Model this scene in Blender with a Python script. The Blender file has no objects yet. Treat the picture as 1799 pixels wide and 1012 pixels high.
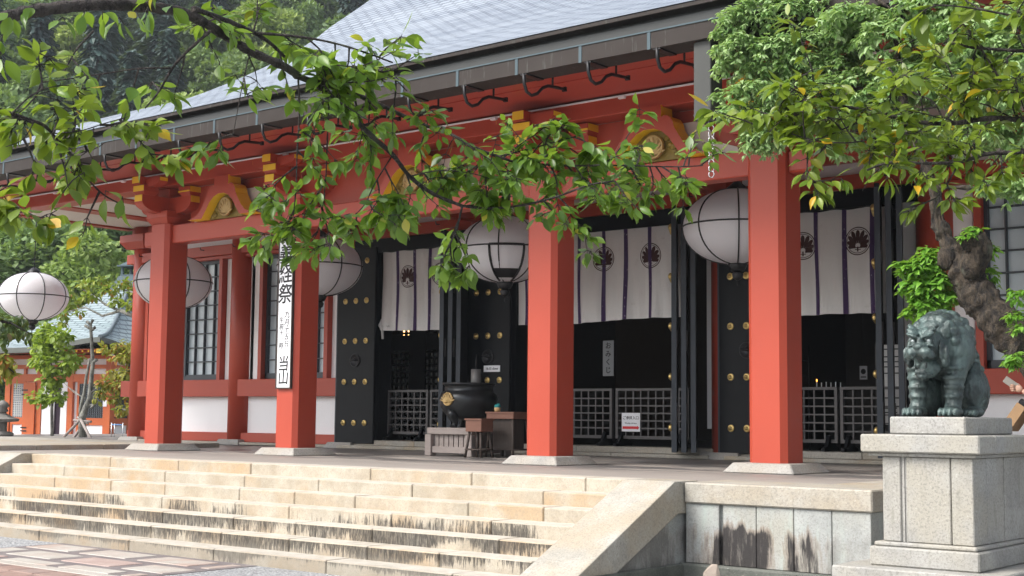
import bpy, bmesh, math, random
import numpy as np
from mathutils import Vector, Matrix
from mathutils.geometry import tessellate_polygon
rnd = random.Random(7); rng = np.random.default_rng(11)
scene = bpy.context.scene; COL = scene.collection
R_ = math.radians
# ------------------------------------------------------------------ camera
F = 2406.7; YAW, PIT, ROL = R_(39.2066), R_(5.3744), R_(0.538)
CAM = np.array([14.716, -15.633, .6667])
fw = np.array([-math.sin(YAW)*math.cos(PIT), math.cos(YAW)*math.cos(PIT), math.sin(PIT)])
r0 = np.array([math.cos(YAW), math.sin(YAW), 0]); u0 = np.cross(r0, fw)
RR = r0*math.cos(ROL)+u0*math.sin(ROL); UU = -r0*math.sin(ROL)+u0*math.cos(ROL)
cd = bpy.data.cameras.new('camera'); cam = bpy.data.objects.new('camera', cd); COL.objects.link(cam)
cd.sensor_width = 36; cd.lens = F/1799*36; cd.clip_end = 2000; cd.clip_start = .05
M = Matrix(((RR[0], UU[0], -fw[0], CAM[0]), (RR[1], UU[1], -fw[1], CAM[1]), (RR[2], UU[2], -fw[2], CAM[2]), (0, 0, 0, 1)))
cam.matrix_world = M; scene.camera = cam
def ray(x, y): return fw+RR*(x-899.5)/F-UU*(y-506)/F
def at(x, y, d): return CAM+ray(x, y)*d                 # world point of a photo direction at depth d metres
def onY(x, y, v): d = ray(x, y); return CAM+d*(v-CAM[1])/d[1]
# ------------------------------------------------------------------ light
GROUND = -1.03
w = bpy.data.worlds.new('World'); scene.world = w; w.use_nodes = True
nt = w.node_tree; nt.nodes.clear()
SUN_EL, SUN_AZ = R_(46), R_(208)         # azimuth from +Y clockwise: sun in front of the hall, a little left
sky = nt.nodes.new('ShaderNodeTexSky'); sky.sky_type = 'NISHITA'; sky.sun_disc = False
sky.sun_elevation = SUN_EL; sky.sun_rotation = SUN_AZ; sky.air_density = 1.0; sky.dust_density = 3.0; sky.ozone_density = 1
hs = nt.nodes.new('ShaderNodeHueSaturation'); hs.inputs['Saturation'].default_value = .42
bg = nt.nodes.new('ShaderNodeBackground'); bg.inputs['Strength'].default_value = .118
wo = nt.nodes.new('ShaderNodeOutputWorld')
nt.links.new(sky.outputs[0], hs.inputs['Color']); nt.links.new(hs.outputs[0], bg.inputs['Color']); nt.links.new(bg.outputs[0], wo.inputs['Surface'])
sl = bpy.data.lights.new('sun', 'SUN'); sl.energy = 1.5; sl.angle = R_(24); sl.color = (1, .955, .89)
so = bpy.data.objects.new('sun', sl); COL.objects.link(so)
sd = Vector((math.sin(SUN_AZ)*math.cos(SUN_EL), math.cos(SUN_AZ)*math.cos(SUN_EL), math.sin(SUN_EL)))
so.rotation_euler = sd.to_track_quat('Z', 'Y').to_euler(); so.location = (0, -20, 30)
scene.view_settings.view_transform = 'Standard'; scene.view_settings.look = 'None'
scene.view_settings.exposure = 1.43; scene.view_settings.gamma = 1
scene.cycles.max_bounces = 8; scene.cycles.diffuse_bounces = 4; scene.cycles.glossy_bounces = 3
scene.cycles.transmission_bounces = 4; scene.cycles.caustics_reflective = False; scene.cycles.caustics_refractive = False
# ------------------------------------------------------------------ materials
MATS = {}
class NT:
    def __init__(s, name):
        m = bpy.data.materials.new(name); m.use_nodes = True; s.m = m; s.t = m.node_tree; s.t.nodes.clear()
        s.out = s.n('ShaderNodeOutputMaterial'); s.b = s.n('ShaderNodeBsdfPrincipled'); s.l(s.b.outputs[0], s.out.inputs['Surface'])
        s.tc = s.n('ShaderNodeTexCoord').outputs['Object']
        MATS[name] = m
    def n(s, t, **k):
        x = s.t.nodes.new(t)
        for a, v in k.items(): setattr(x, a, v)
        return x
    def l(s, a, b): s.t.links.new(a, b)
    def setv(s, sock, v):
        if hasattr(v, 'links'): s.l(v, sock)
        else: sock.default_value = v
    def mapp(s, scale, vec=None):
        m = s.n('ShaderNodeMapping'); m.inputs['Scale'].default_value = scale; s.l(vec or s.tc, m.inputs['Vector']); return m.outputs[0]
    def noise(s, scale, detail=4, rough=.6, vec=None, stretch=None):
        v = s.mapp(stretch, vec) if stretch else (vec or s.tc)
        x = s.n('ShaderNodeTexNoise'); x.inputs['Scale'].default_value = scale; x.inputs['Detail'].default_value = detail
        x.inputs['Roughness'].default_value = rough; s.l(v, x.inputs['Vector']); return x.outputs['Fac']
    def ramp(s, fac, a, b, lo=0., hi=1.):
        x = s.n('ShaderNodeMapRange'); x.interpolation_type = 'SMOOTHSTEP'; s.l(fac, x.inputs['Value'])
        x.inputs['From Min'].default_value = a; x.inputs['From Max'].default_value = b
        x.inputs['To Min'].default_value = lo; x.inputs['To Max'].default_value = hi; return x.outputs[0]
    def math(s, op, a, b=0.):
        x = s.n('ShaderNodeMath', operation=op); s.setv(x.inputs[0], a); s.setv(x.inputs[1], b); return x.outputs[0]
    def mix(s, fac, a, b, mode='MIX'):
        x = s.n('ShaderNodeMix', data_type='RGBA', blend_type=mode); s.setv(x.inputs[0], fac)
        s.setv(x.inputs[6], a if hasattr(a, 'links') else (*a, 1)[:4]); s.setv(x.inputs[7], b if hasattr(b, 'links') else (*b, 1)[:4]); return x.outputs[2]
    def island(s): return s.n('ShaderNodeNewGeometry').outputs['Random Per Island']
    def objrand(s): return s.n('ShaderNodeObjectInfo').outputs['Random']
    def xyz(s, i): 
        x = s.n('ShaderNodeSeparateXYZ'); s.l(s.tc, x.inputs[0]); return x.outputs[i]
    def bump(s, h, strength=.3, dist=.02):
        x = s.n('ShaderNodeBump'); x.inputs['Strength'].default_value = strength; x.inputs['Distance'].default_value = dist
        s.l(h, x.inputs['Height']); s.l(x.outputs[0], s.b.inputs['Normal'])
    def color(s, c): s.setv(s.b.inputs['Base Color'], c if hasattr(c, 'links') else (*c, 1))
    def fin(s, rough=.6, metal=0., spec=.5):
        s.setv(s.b.inputs['Roughness'], rough); s.b.inputs['Metallic'].default_value = metal; s.b.inputs['Specular IOR Level'].default_value = spec; return s.m
def simple(name, c, rough=.6, metal=0., var=.12, scale=6., bump=.0, fine=60., spec=.5, stretch=None):
    k = NT(name); n = k.noise(scale, 5, stretch=stretch)
    k.color(k.mix(n, tuple(v*(1-var) for v in c), tuple(min(1, v*(1+var)) for v in c)))
    if bump: k.bump(k.noise(fine, 3, stretch=stretch), bump, .01)
    return k.fin(rough, metal, spec)
red = simple('red_paint', (.40, .060, .040), .42, var=.10, scale=1.6, bump=.06, fine=14)
def weather_red():
    k = NT('red_post_paint'); n = k.noise(1.3, 5); c = k.mix(n, (.345, .050, .027), (.42, .064, .035))
    v = k.noise(7, 4, stretch=(6, 6, .35)); c = k.mix(k.ramp(v, .55, .8, 0, .16), c, (.30, .04, .03))
    c = k.mix(k.ramp(k.noise(26, 4), .66, .8, 0, .18), c, (.62, .16, .11))
    k.color(c); k.bump(k.noise(9, 4, stretch=(5, 5, .4)), .10, .006); return k.fin(.42, 0, .35)
redp = weather_red()
orange = simple('orange_paint', (.50, .105, .022), .5, var=.12, scale=2)
white = simple('white_plaster', (.86, .865, .88), .8, var=.04, scale=2.2, bump=.05, fine=30)
offwhite = simple('ceiling_board', (.66, .62, .57), .7, var=.06, scale=2)
black = simple('black_lacquer', (.005, .006, .008), .45, var=.3, scale=3, bump=.05, fine=20, spec=.14)
blackedge = simple('lit_black_edge', (.034, .042, .054), .5, var=.3, scale=5)  # grey-blue light on door edges is in this colour; also frames and slats
brown = simple('dark_timber', (.018, .014, .012), .55, var=.3, scale=4)
yellow = simple('yellow_paint', (.80, .50, .02), .5, var=.1, scale=4)
gold = simple('gold_leaf', (.42, .29, .12), .45, .35, var=.2, scale=12, bump=.1, fine=50)
brass = simple('brass', (.58, .42, .16), .32, .85, var=.2, scale=20)
olive = simple('carved_olive', (.20, .14, .02), .6, var=.35, scale=14, bump=.3, fine=40)
lattice = simple('lattice_wood', (.085, .08, .08), .55, var=.25, scale=6)
glass = NT('frosted_pane'); glass.color(glass.mix(glass.noise(.9, 2), (.42, .50, .56), (.56, .64, .69))); glass = glass.fin(.22)
ink = simple('ink', (.012, .012, .014), .7)
paper = simple('paper', (.82, .83, .86), .7, var=.03)
redink = simple('red_ink', (.65, .03, .04), .6)
iron = simple('dark_iron', (.018, .018, .02), .45, .3, var=.2)
steel = simple('steel', (.6, .6, .62), .25, .9)
purple = NT('purple_band'); _n = purple.ramp(purple.noise(26, 2, stretch=(1, 1, .5)), .66, .70, 0, .75)
purple.color(purple.mix(_n, (.055, .026, .10), (.42, .36, .48))); purple = purple.fin(.85)
crestm = simple('crest_print', (.055, .022, .020), .9, var=.2, scale=20)
def cloth():
    k = NT('curtain_cloth'); n = k.noise(1.4, 5); c = k.mix(n, (.68, .675, .67), (.80, .80, .80))
    c = k.mix(k.ramp(k.noise(5, 4), .63, .75, 0, .25), c, (.33, .29, .26))
    k.color(c); k.bump(k.noise(4, 4, stretch=(3.2, 1, .6)), .45, .03); return k.fin(.9, 0, .1)
cloth = cloth()
def lanternm():
    k = NT('lantern_shell'); k.color(k.mix(k.noise(.8, 3), (.86, .87, .92), (.90, .91, .95)))
    m = k.n('ShaderNodeMixShader'); m.inputs[0].default_value = .35; t = k.n('ShaderNodeBsdfTranslucent'); t.inputs[0].default_value = (.85, .82, .84, 1)
    k.l(k.b.outputs[0], m.inputs[1]); k.l(t.outputs[0], m.inputs[2]); k.l(m.outputs[0], k.out.inputs['Surface']); return k.fin(.28)
lanternm = lanternm()
def stone(name, c1, c2, warm=None, stain=None, speck=.25, rough=.75):
    k = NT(name); c = k.mix(k.ramp(k.noise(2.6, 7, .7), .3, .7), c1, c2); isl = k.island()
    if warm: c = k.mix(k.math('MULTIPLY', isl, k.ramp(k.noise(1.7, 4), .35, .65)), c, warm)
    sp = k.noise(48, 3, .75); c = k.mix(k.ramp(sp, .50, .62, 0, speck*1.5), c, (.16, .15, .14)); c = k.mix(k.ramp(sp, .36, .30, 0, speck), c, (.75, .74, .72))
    if stain: c = stain(k, c)
    k.color(c); k.bump(k.math('ADD', k.noise(38, 4, .7), k.math('MULTIPLY', k.noise(7, 3), 1.2)), .35, .012); return k.fin(rough)
def step_stain(k, c):
    z = k.xyz(2)
    m = k.math('MULTIPLY', k.ramp(z, -.40, -.62), k.ramp(z, -.98, -.86, .35, 1.))
    a = k.noise(1.1, 3, .5); s = k.noise(24, 6, .75, stretch=(1.6, 1.6, .20)); t = k.math('FRACT', k.math('DIVIDE', k.math('MULTIPLY', z, -1.), .148))
    v = k.math('ADD', k.math('MULTIPLY', a, .95), k.math('MULTIPLY', s, .85)); v = k.math('ADD', v, k.math('MULTIPLY', m, .30)); v = k.math('SUBTRACT', v, k.math('MULTIPLY', t, .16))
    mask = k.math('MULTIPLY', k.ramp(v, .98, 1.10), k.math('MULTIPLY', k.ramp(z, -.42, -.46), k.ramp(t, .0, .10, .3, 1)))
    nz = k.n('ShaderNodeSeparateXYZ'); k.l(k.n('ShaderNodeNewGeometry').outputs['Normal'], nz.inputs[0])
    mask = k.math('MULTIPLY', mask, k.ramp(nz.outputs[2], .6, .3))
    c = k.mix(k.math('MULTIPLY', mask, k.ramp(k.noise(34, 5, .7, stretch=(1.5, 1.5, .25)), .32, .62, .55, .93)), c, (.020, .018, .016))
    bot = k.ramp(z, -.80, -.92)
    c = k.mix(k.math('MULTIPLY', bot, .45), c, (.22, .20, .165))
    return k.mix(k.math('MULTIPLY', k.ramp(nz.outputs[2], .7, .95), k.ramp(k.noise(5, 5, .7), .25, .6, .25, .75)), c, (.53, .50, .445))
warmstone = stone('warm_step_stone', (.31, .27, .205), (.44, .40, .33), (.38, .275, .165), step_stain, .18)
copstone = stone('coping_stone', (.31, .295, .255), (.42, .40, .355), (.36, .30, .215), None, .28)
greystone = stone('grey_granite', (.25, .245, .23), (.36, .355, .335), (.30, .275, .235), None, .34)
def ped_stain(k, c):
    v = k.noise(5, 5, .6, stretch=(2, 2, .4)); return k.mix(k.ramp(v, .55, .75, 0, .45), c, (.17, .165, .13))
pedstone = stone('pedestal_granite', (.26, .255, .24), (.38, .375, .355), (.33, .31, .26), ped_stain, .36)
def wall_stain(k, c):
    z = k.xyz(2); x = k.xyz(0)
    s = k.noise(5, 5, .65, stretch=(1.7, 1, .28)); a = k.noise(2.0, 3, stretch=(1, 1, .5))
    v = k.math('ADD', k.math('MULTIPLY', s, .7), k.math('MULTIPLY', a, .5))
    v = k.math('ADD', v, k.math('MULTIPLY', k.ramp(z, -.30, -.60), k.math('ADD', .20, k.math('MULTIPLY', k.math('MULTIPLY', k.ramp(x, 7.36, 7.44), k.ramp(x, 7.98, 7.82)), .22))))
    xm = k.math('MULTIPLY', k.ramp(x, 6.95, 7.3, .45, 1), k.ramp(x, 8.75, 8.35, .12, 1))
    m = k.math('MULTIPLY', k.ramp(v, .74, .84), xm)
    c = k.mix(k.ramp(k.noise(3, 4, stretch=(2, 1, .3)), .5, .7, 0, .4), c, (.38, .46, .42))
    c = k.mix(k.math('MULTIPLY', k.ramp(v, .68, .76), k.math('MULTIPLY', xm, .5)), c, (.20, .13, .085))
    return k.mix(k.math('MULTIPLY', m, k.ramp(k.noise(14, 5, .75, stretch=(1.5, 1, .25)), .25, .5, .55, .95)), c, (.014, .012, .013))
wallstone = stone('stained_wall_stone', (.27, .285, .28), (.38, .395, .385), (.33, .325, .285), wall_stain, .26)
mossstone = stone('mossy_stone', (.05, .058, .05), (.12, .128, .11), None, None, .3)
def floorm():
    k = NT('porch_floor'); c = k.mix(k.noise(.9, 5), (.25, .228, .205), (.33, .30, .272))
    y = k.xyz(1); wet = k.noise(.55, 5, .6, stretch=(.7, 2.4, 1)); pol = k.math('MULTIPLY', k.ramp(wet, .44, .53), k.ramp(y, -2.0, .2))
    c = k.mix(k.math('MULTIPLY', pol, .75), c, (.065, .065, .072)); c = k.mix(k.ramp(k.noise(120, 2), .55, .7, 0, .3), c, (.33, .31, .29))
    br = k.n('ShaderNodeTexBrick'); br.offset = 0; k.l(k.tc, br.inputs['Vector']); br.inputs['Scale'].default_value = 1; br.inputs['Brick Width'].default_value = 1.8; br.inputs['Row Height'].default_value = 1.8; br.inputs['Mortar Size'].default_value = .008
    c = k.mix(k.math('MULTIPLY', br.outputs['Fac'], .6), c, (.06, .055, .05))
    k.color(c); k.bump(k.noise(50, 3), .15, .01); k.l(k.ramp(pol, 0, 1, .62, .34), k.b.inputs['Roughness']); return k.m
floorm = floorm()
def gravelm():
    k = NT('gravel'); v = k.n('ShaderNodeTexVoronoi'); v.inputs['Scale'].default_value = 42; k.l(k.tc, v.inputs['Vector'])
    g = k.n('ShaderNodeSeparateColor'); k.l(v.outputs['Color'], g.inputs[0])
    c = k.mix(g.outputs[0], (.17, .175, .18), (.46, .47, .48)); c = k.mix(k.ramp(k.noise(1.2, 3), .4, .7, 0, .3), c, (.2, .19, .17))
    k.color(c); k.bump(k.math('SUBTRACT', 1., v.outputs['Distance']), .9, .02); return k.fin(.85)
gravelm = gravelm()
earth = simple('earth', (.17, .15, .125), .9, var=.3, scale=3, bump=.3, fine=40)
pavew = stone('paving_pale', (.36, .335, .295), (.45, .43, .39), (.38, .28, .235), None, .15)
pavep = stone('paving_purple', (.13, .11, .112), (.20, .175, .17), None, None, .25)
paver = stone('paving_russet', (.24, .15, .12), (.33, .22, .18), (.2, .17, .16), None, .25)
def roofm(name, c1, c2, rowh, bw):
    k = NT(name); uv = k.n('ShaderNodeTexCoord').outputs['UV']
    br = k.n('ShaderNodeTexBrick'); br.offset = .5; k.l(uv, br.inputs['Vector']); br.inputs['Scale'].default_value = 1
    br.inputs['Brick Width'].default_value = bw; br.inputs['Row Height'].default_value = rowh; br.inputs['Mortar Size'].default_value = rowh*.15; br.inputs['Mortar Smooth'].default_value = .2; br.inputs['Bias'].default_value = 0
    br.inputs['Color1'].default_value = (*c1, 1); br.inputs['Color2'].default_value = (*c2, 1); br.inputs['Mortar'].default_value = (c1[0]*.42, c1[1]*.42, c1[2]*.45, 1)
    c = k.mix(k.ramp(k.noise(.45, 5, vec=uv, stretch=(.35, 2.2, 1)), .40, .68, 0, .38), br.outputs['Color'], (.36, .40, .45))
    c = k.mix(k.ramp(k.noise(2.5, 4, vec=uv), .6, .75, 0, .2), c, (.10, .115, .13)); k.color(c)
    sp = k.n('ShaderNodeSeparateXYZ'); k.l(uv, sp.inputs[0])
    fr = k.math('FRACT', k.math('DIVIDE', sp.outputs[1], rowh))
    k.bump(k.math('SUBTRACT', k.math('ADD', k.math('MULTIPLY', fr, -1.), k.math('MULTIPLY', k.noise(3., 3, vec=uv), 1.2)), br.outputs['Fac']), .8, .04); return k.fin(.5, 0, .35)
roofmat = roofm('roof_tiles', (.20, .235, .285), (.29, .33, .385), .20, .42)
roofmat2 = roofm('green_roof_tiles', (.26, .335, .35), (.34, .42, .435), .20, .5)
def gutterm():
    k = NT('gutter_copper'); c = k.mix(k.noise(1.5, 4), (.036, .030, .027), (.060, .053, .050))
    s = k.noise(6, 4, .7, stretch=(4, 1, .22)); c = k.mix(k.ramp(s, .60, .68, 0, .55), c, (.13, .14, .13)); k.color(c); return k.fin(.6, 0, .06)
gutterm = gutterm()
verdigris = simple('verdigris_trim', (.085, .115, .13), .7, var=.15, spec=.08)
greymetal = simple('grey_sheet', (.075, .077, .075), .65, 0., var=.1, scale=2, spec=.12)
def bronzem():
    k = NT('patina_bronze'); n = k.noise(6, 6, .65); c = k.mix(k.ramp(n, .35, .65), (.022, .031, .031), (.072, .098, .093))
    nz = k.n('ShaderNodeSeparateXYZ'); k.l(k.n('ShaderNodeNewGeometry').outputs['Normal'], nz.inputs[0])
    c = k.mix(k.math('MULTIPLY', k.ramp(k.noise(3, 4, stretch=(2, 2, .6)), .45, .7), .6), c, (.115, .175, .165))
    k.color(c); v = k.n('ShaderNodeTexVoronoi'); v.inputs['Scale'].default_value = 9; k.l(k.tc, v.inputs['Vector'])
    k.bump(k.math('ADD', k.math('MULTIPLY', k.noise(13, 5, .6), 1.), k.math('MULTIPLY', k.noise(22, 4, stretch=(1, 1, .45)), .6)), .5, .03); return k.fin(.42, .25)
bronzem = bronzem()
potm = simple('dark_bronze', (.022, .024, .026), .33, .55, var=.4, scale=7, bump=.1, fine=18)
greywood = simple('weathered_wood', (.25, .215, .20), .8, var=.3, scale=3, bump=.3, fine=25, stretch=(.6, 5, 5))
redwood = simple('reddish_wood', (.16, .07, .045), .6, var=.3, scale=4, bump=.15, fine=20, stretch=(.8, 4, 4))
darkwood = simple('dark_worn_wood', (.045, .032, .026), .65, var=.6, scale=9, bump=.3, fine=30, stretch=(3, 3, .5))
def barkm(name, c1, c2, sc, st):
    k = NT(name); n = k.noise(sc, 5, .7, stretch=st); c = k.mix(k.ramp(n, .35, .65), c1, c2)
    c = k.mix(k.ramp(k.noise(4, 4), .56, .70, 0, .45), c, (.16, .17, .12)); k.color(c); k.bump(n, 1., .09); return k.fin(.9)
cherrybark = barkm('cherry_bark', (.016, .012, .011), (.085, .07, .062), 22, (1, 1, 1))
roughbark = barkm('rough_bark', (.008, .006, .005), (.075, .056, .038), 15, (1, 1, .4))
palebark = barkm('pale_bark', (.10, .10, .09), (.28, .28, .25), 9, (1, 1, .5))
def leafm(name, ca, cb, cc=None, trans=.35, rough=.42, frac=.06, objvar=0.):
    k = NT(name); i = k.island(); c = k.mix(i, ca, cb)
    if cc:
        i2 = k.math('FRACT', k.math('MULTIPLY', i, 37.3)); c = k.mix(k.ramp(i2, 1-frac, 1-frac+.01), c, cc)
    if objvar:
        o = k.objrand(); c = k.mix(k.ramp(o, 0, 1, 0, objvar), c, (ca[0]*.45, ca[1]*.5, ca[2]*.6))
        o2 = k.math('FRACT', k.math('MULTIPLY', o, 17.7)); c = k.mix(k.math('MULTIPLY', o2, objvar), c, (cb[0]*1.5, cb[1]*1.25, cb[2]*.9))
    k.color(c); t = k.n('ShaderNodeBsdfTranslucent'); k.l(k.mix(.5, c, (.30, .42, .03), 'MIX'), t.inputs[0])
    m = k.n('ShaderNodeMixShader'); m.inputs[0].default_value = trans; k.l(k.b.outputs[0], m.inputs[1]); k.l(t.outputs[0], m.inputs[2]); k.l(m.outputs[0], k.out.inputs['Surface'])
    return k.fin(rough)
leaf_cherry = leafm('cherry_leaf', (.058, .135, .018), (.165, .285, .036), (.45, .38, .05), .45, .36, .025)
leaf_cherry2 = leafm('cherry_leaf_autumn', (.075, .14, .013), (.21, .28, .026), (.60, .34, .02), .42, .38, .03)
leaf_bushy = leafm('glossy_leaf', (.17, .32, .10), (.45, .60, .29), None, .38, .33)
leaf_bright = leafm('bright_leaf', (.10, .27, .03), (.22, .44, .06), None, .4, .38)
leaf_sap = leafm('yellow_green_leaf', (.16, .26, .02), (.30, .40, .04), None, .4, .45)
leaf_maple = leafm('maple_leaf', (.20, .22, .03), (.36, .32, .05), (.45, .16, .04), .4, .5, .12)
leaf_dark = leafm('dark_sprig', (.03, .06, .02), (.06, .10, .03), (.12, .07, .03), .3, .4, .1)
forest_a = leafm('forest_broadleaf', (.065, .14, .055), (.20, .32, .12), None, .3, .6, .0, .45)
forest_b = leafm('forest_pale', (.17, .27, .07), (.34, .45, .13), None, .3, .6, .0, .35)
forest_c = leafm('forest_conifer', (.014, .042, .042), (.042, .085, .078), None, .12, .6, .0, .3)
forest_floor = simple('forest_floor', (.022, .04, .016), .95, var=.4, scale=.3)
skin = simple('skin', (.55, .33, .24), .5, var=.06); blackcloth = simple('black_cloth', (.012, .012, .015), .9); jeans = simple('denim', (.04, .06, .13), .9)
hairm = simple('black_hair', (.012, .010, .009), .5); bagm = simple('kraft_paper_bag', (.34, .21, .11), .8, var=.2, scale=8)
# ------------------------------------------------------------------ mesh helpers
class MB:
    def __init__(s): s.v = []; s.f = []; s.mi = []; s.sm = []
    def add(s, vs, fs, mi=0, smooth=False):
        o = len(s.v); s.v += [tuple(map(float, v)) for v in vs]; s.f += [tuple(i+o for i in f) for f in fs]; s.mi += [mi]*len(fs); s.sm += [smooth]*len(fs); return s
    def box(s, a, b, mi=0, bev=0.):
        x0, y0, z0 = a; x1, y1, z1 = b
        if bev <= 0:
            return s.add([(x0, y0, z0), (x1, y0, z0), (x1, y1, z0), (x0, y1, z0), (x0, y0, z1), (x1, y0, z1), (x1, y1, z1), (x0, y1, z1)],
                         [(0, 3, 2, 1), (4, 5, 6, 7), (0, 1, 5, 4), (1, 2, 6, 5), (2, 3, 7, 6), (3, 0, 4, 7)], mi)
        bm = bmesh.new(); bmesh.ops.create_cube(bm, size=1)
        for v in bm.verts: v.co = Vector(((x0+x1)/2+v.co.x*(x1-x0), (y0+y1)/2+v.co.y*(y1-y0), (z0+z1)/2+v.co.z*(z1-z0)))
        bmesh.ops.bevel(bm, geom=bm.edges[:], offset=bev, segments=1, affect='EDGES', profile=.5)
        s.addbm(bm, mi); return s
    def addbm(s, bm, mi=0, smooth=False):
        bm.verts.index_update(); s.add([v.co[:] for v in bm.verts], [[v.index for v in f.verts] for f in bm.faces], mi, smooth); bm.free()
    def frustum(s, c, a, b, z0, z1, mi=0):           # square taper: half sizes a=(ax,ay) bottom, b top
        x, y = c; V = [(x+sx*h[0], y+sy*h[1], z) for h, z in ((a, z0), (b, z1)) for sx, sy in ((-1, -1), (1, -1), (1, 1), (-1, 1))]
        return s.add(V, [(3, 2, 1, 0), (4, 5, 6, 7), (0, 1, 5, 4), (1, 2, 6, 5), (2, 3, 7, 6), (3, 0, 4, 7)], mi)
    def prism(s, poly, axis, a, b, mi=0, side=None, capm=None):   # polygon in the two other axes, extruded along axis
        def mk(p, t):
            if axis == 'x': return (t, p[0], p[1])
            if axis == 'y': return (p[0], t, p[1])
            return (p[0], p[1], t)
        n = len(poly); V = [mk(p, a) for p in poly]+[mk(p, b) for p in poly]
        tri = tessellate_polygon([[Vector((p[0], p[1], 0)) for p in poly]])
        s.add(V, [tuple(t) for t in tri]+[tuple(i+n for i in reversed(t)) for t in tri], mi)
        s.add(V, [(i, (i+1) % n, (i+1) % n+n, i+n) for i in range(n)], mi if side is None else side); return s
    def lathe(s, prof, c=(0, 0, 0), n=24, mi=0, axis='z', smooth=True):
        V = []; 
        for r, z in prof:
            for i in range(n):
                a = 2*math.pi*i/n; p = (r*math.cos(a), r*math.sin(a), z)
                if axis == 'y': p = (p[0], p[2], p[1])
                if axis == 'x': p = (p[2], p[0], p[1])
                V.append((c[0]+p[0], c[1]+p[1], c[2]+p[2]))
        m = len(prof); Fs = [(j*n+i, j*n+(i+1) % n, (j+1)*n+(i+1) % n, (j+1)*n+i) for j in range(m-1) for i in range(n)]
        s.add(V, Fs, mi, smooth)
        s.add(V, [tuple(range(n))[::-1], tuple((m-1)*n+i for i in range(n))], mi); return s
    def tube(s, pts, rad, n=8, mi=0, closed=False):
        pts = [np.array(p, float) for p in pts]; m = len(pts)
        rad = [rad]*m if not hasattr(rad, '__len__') else rad; V = []; up = np.array([0.03, .05, 1.]); pu = None
        for i in range(m):
            if closed: t = pts[(i+1) % m]-pts[i-1]
            else: t = pts[min(i+1, m-1)]-pts[max(i-1, 0)]
            t = t/(np.linalg.norm(t)+1e-9)
            if pu is None: pu = up if abs(t@up) < .9 else np.array([1., 0, 0])
            a = np.cross(t, pu); a /= np.linalg.norm(a)+1e-9; b = np.cross(a, t); pu = b
            for k in range(n):
                g = 2*math.pi*k/n; V.append(pts[i]+rad[i]*(a*math.cos(g)+b*math.sin(g)))
        Fs = [(j*n+k, j*n+(k+1) % n, ((j+1) % m)*n+(k+1) % n, ((j+1) % m)*n+k) for j in range(m if closed else m-1) for k in range(n)]
        s.add(V, Fs, mi, True)
        if not closed: s.add(V, [tuple(range(n)), tuple((m-1)*n+k for k in range(n))[::-1]], mi)
        return s
    def ball(s, c, r, u=14, v=9, mi=0, R=None):
        r = (r, r, r) if not hasattr(r, '__len__') else r; V = []; 
        for j in range(v+1):
            th = math.pi*j/v
            for i in range(u):
                p = np.array([r[0]*math.sin(th)*math.cos(2*math.pi*i/u), r[1]*math.sin(th)*math.sin(2*math.pi*i/u), r[2]*math.cos(th)])
                if R is not None: p = np.array(R) @ p
                V.append(p+np.array(c))
        return s.add(V, [(j*u+i, (j+1)*u+i, (j+1)*u+(i+1) % u, j*u+(i+1) % u) for j in range(v) for i in range(u)], mi, True)
    def mesh(s, name, mats):
        me = bpy.data.meshes.new(name); me.from_pydata(s.v, [], s.f)
        for m in (mats if isinstance(mats, (list, tuple)) else [mats]): me.materials.append(m)
        me.polygons.foreach_set('material_index', s.mi); me.polygons.foreach_set('use_smooth', s.sm); me.update(); return me
    def build(s, name, mats, parent=None, fix=True):
        me = s.mesh(name, mats)
        if fix:
            bm = bmesh.new(); bm.from_mesh(me); bmesh.ops.remove_doubles(bm, verts=bm.verts, dist=1e-5); bmesh.ops.recalc_face_normals(bm, faces=bm.faces); bm.to_mesh(me); bm.free()
        return link(name, me, parent)
def link(name, me, parent=None):
    o = bpy.data.objects.new(name, me); COL.objects.link(o)
    if parent is not None: setpar(o, parent)
    return o
def wm(o): return (wm(o.parent) @ o.matrix_parent_inverse @ o.matrix_basis) if o.parent else o.matrix_basis.copy()
def setpar(o, p): o.parent = p; o.matrix_parent_inverse = wm(p).inverted()
def thing(name, label, cat, loc=(0, 0, 0), group=None):
    o = bpy.data.objects.new(name, None); COL.objects.link(o); o.location = loc; o.empty_display_size = .2
    return tag(o, label, cat, group)
def tag(o, label, cat, group=None):
    o['label'] = label; o['category'] = cat
    if group: o['group'] = group
    return o
def kind(o, k, label=None, cat=None):
    o['kind'] = k
    if label: o['label'] = label
    if cat: o['category'] = cat
    return o
def copy_tree(o, loc=None, rz=None, scale=None, label=None):
    c = o.copy(); COL.objects.link(c)
    if loc is not None: c.location = loc
    if rz is not None: c.rotation_euler = (0, 0, rz)
    if scale is not None: c.scale = (scale,)*3 if not hasattr(scale, '__len__') else scale
    if label: c['label'] = label
    for ch in o.children:
        d = ch.copy(); COL.objects.link(d); d.parent = c
        for g in ch.children:
            e = g.copy(); COL.objects.link(e); e.parent = d
    return c
def text(s, size, mat, parent, mtx, name='lettering', thick=.0015, bold=.0, sx=1., vertical=False, lead=1.12):
    cu = bpy.data.curves.new('txt', 'FONT'); cu.body = '\n'.join(s) if vertical else s; cu.size = size; cu.align_x = 'CENTER'; cu.align_y = 'CENTER'
    cu.extrude = thick; cu.offset = bold; cu.space_line = lead; cu.resolution_u = 3
    o = bpy.data.objects.new('txt', cu); COL.objects.link(o); dg = bpy.context.evaluated_depsgraph_get()
    me = bpy.data.meshes.new_from_object(o.evaluated_get(dg)); bpy.data.objects.remove(o); bpy.data.curves.remove(cu)
    me.transform(mtx @ Matrix.Diagonal((sx, 1, 1, 1))); me.materials.clear(); me.materials.append(mat); me.name = name
    return link(name, me, parent)
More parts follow.
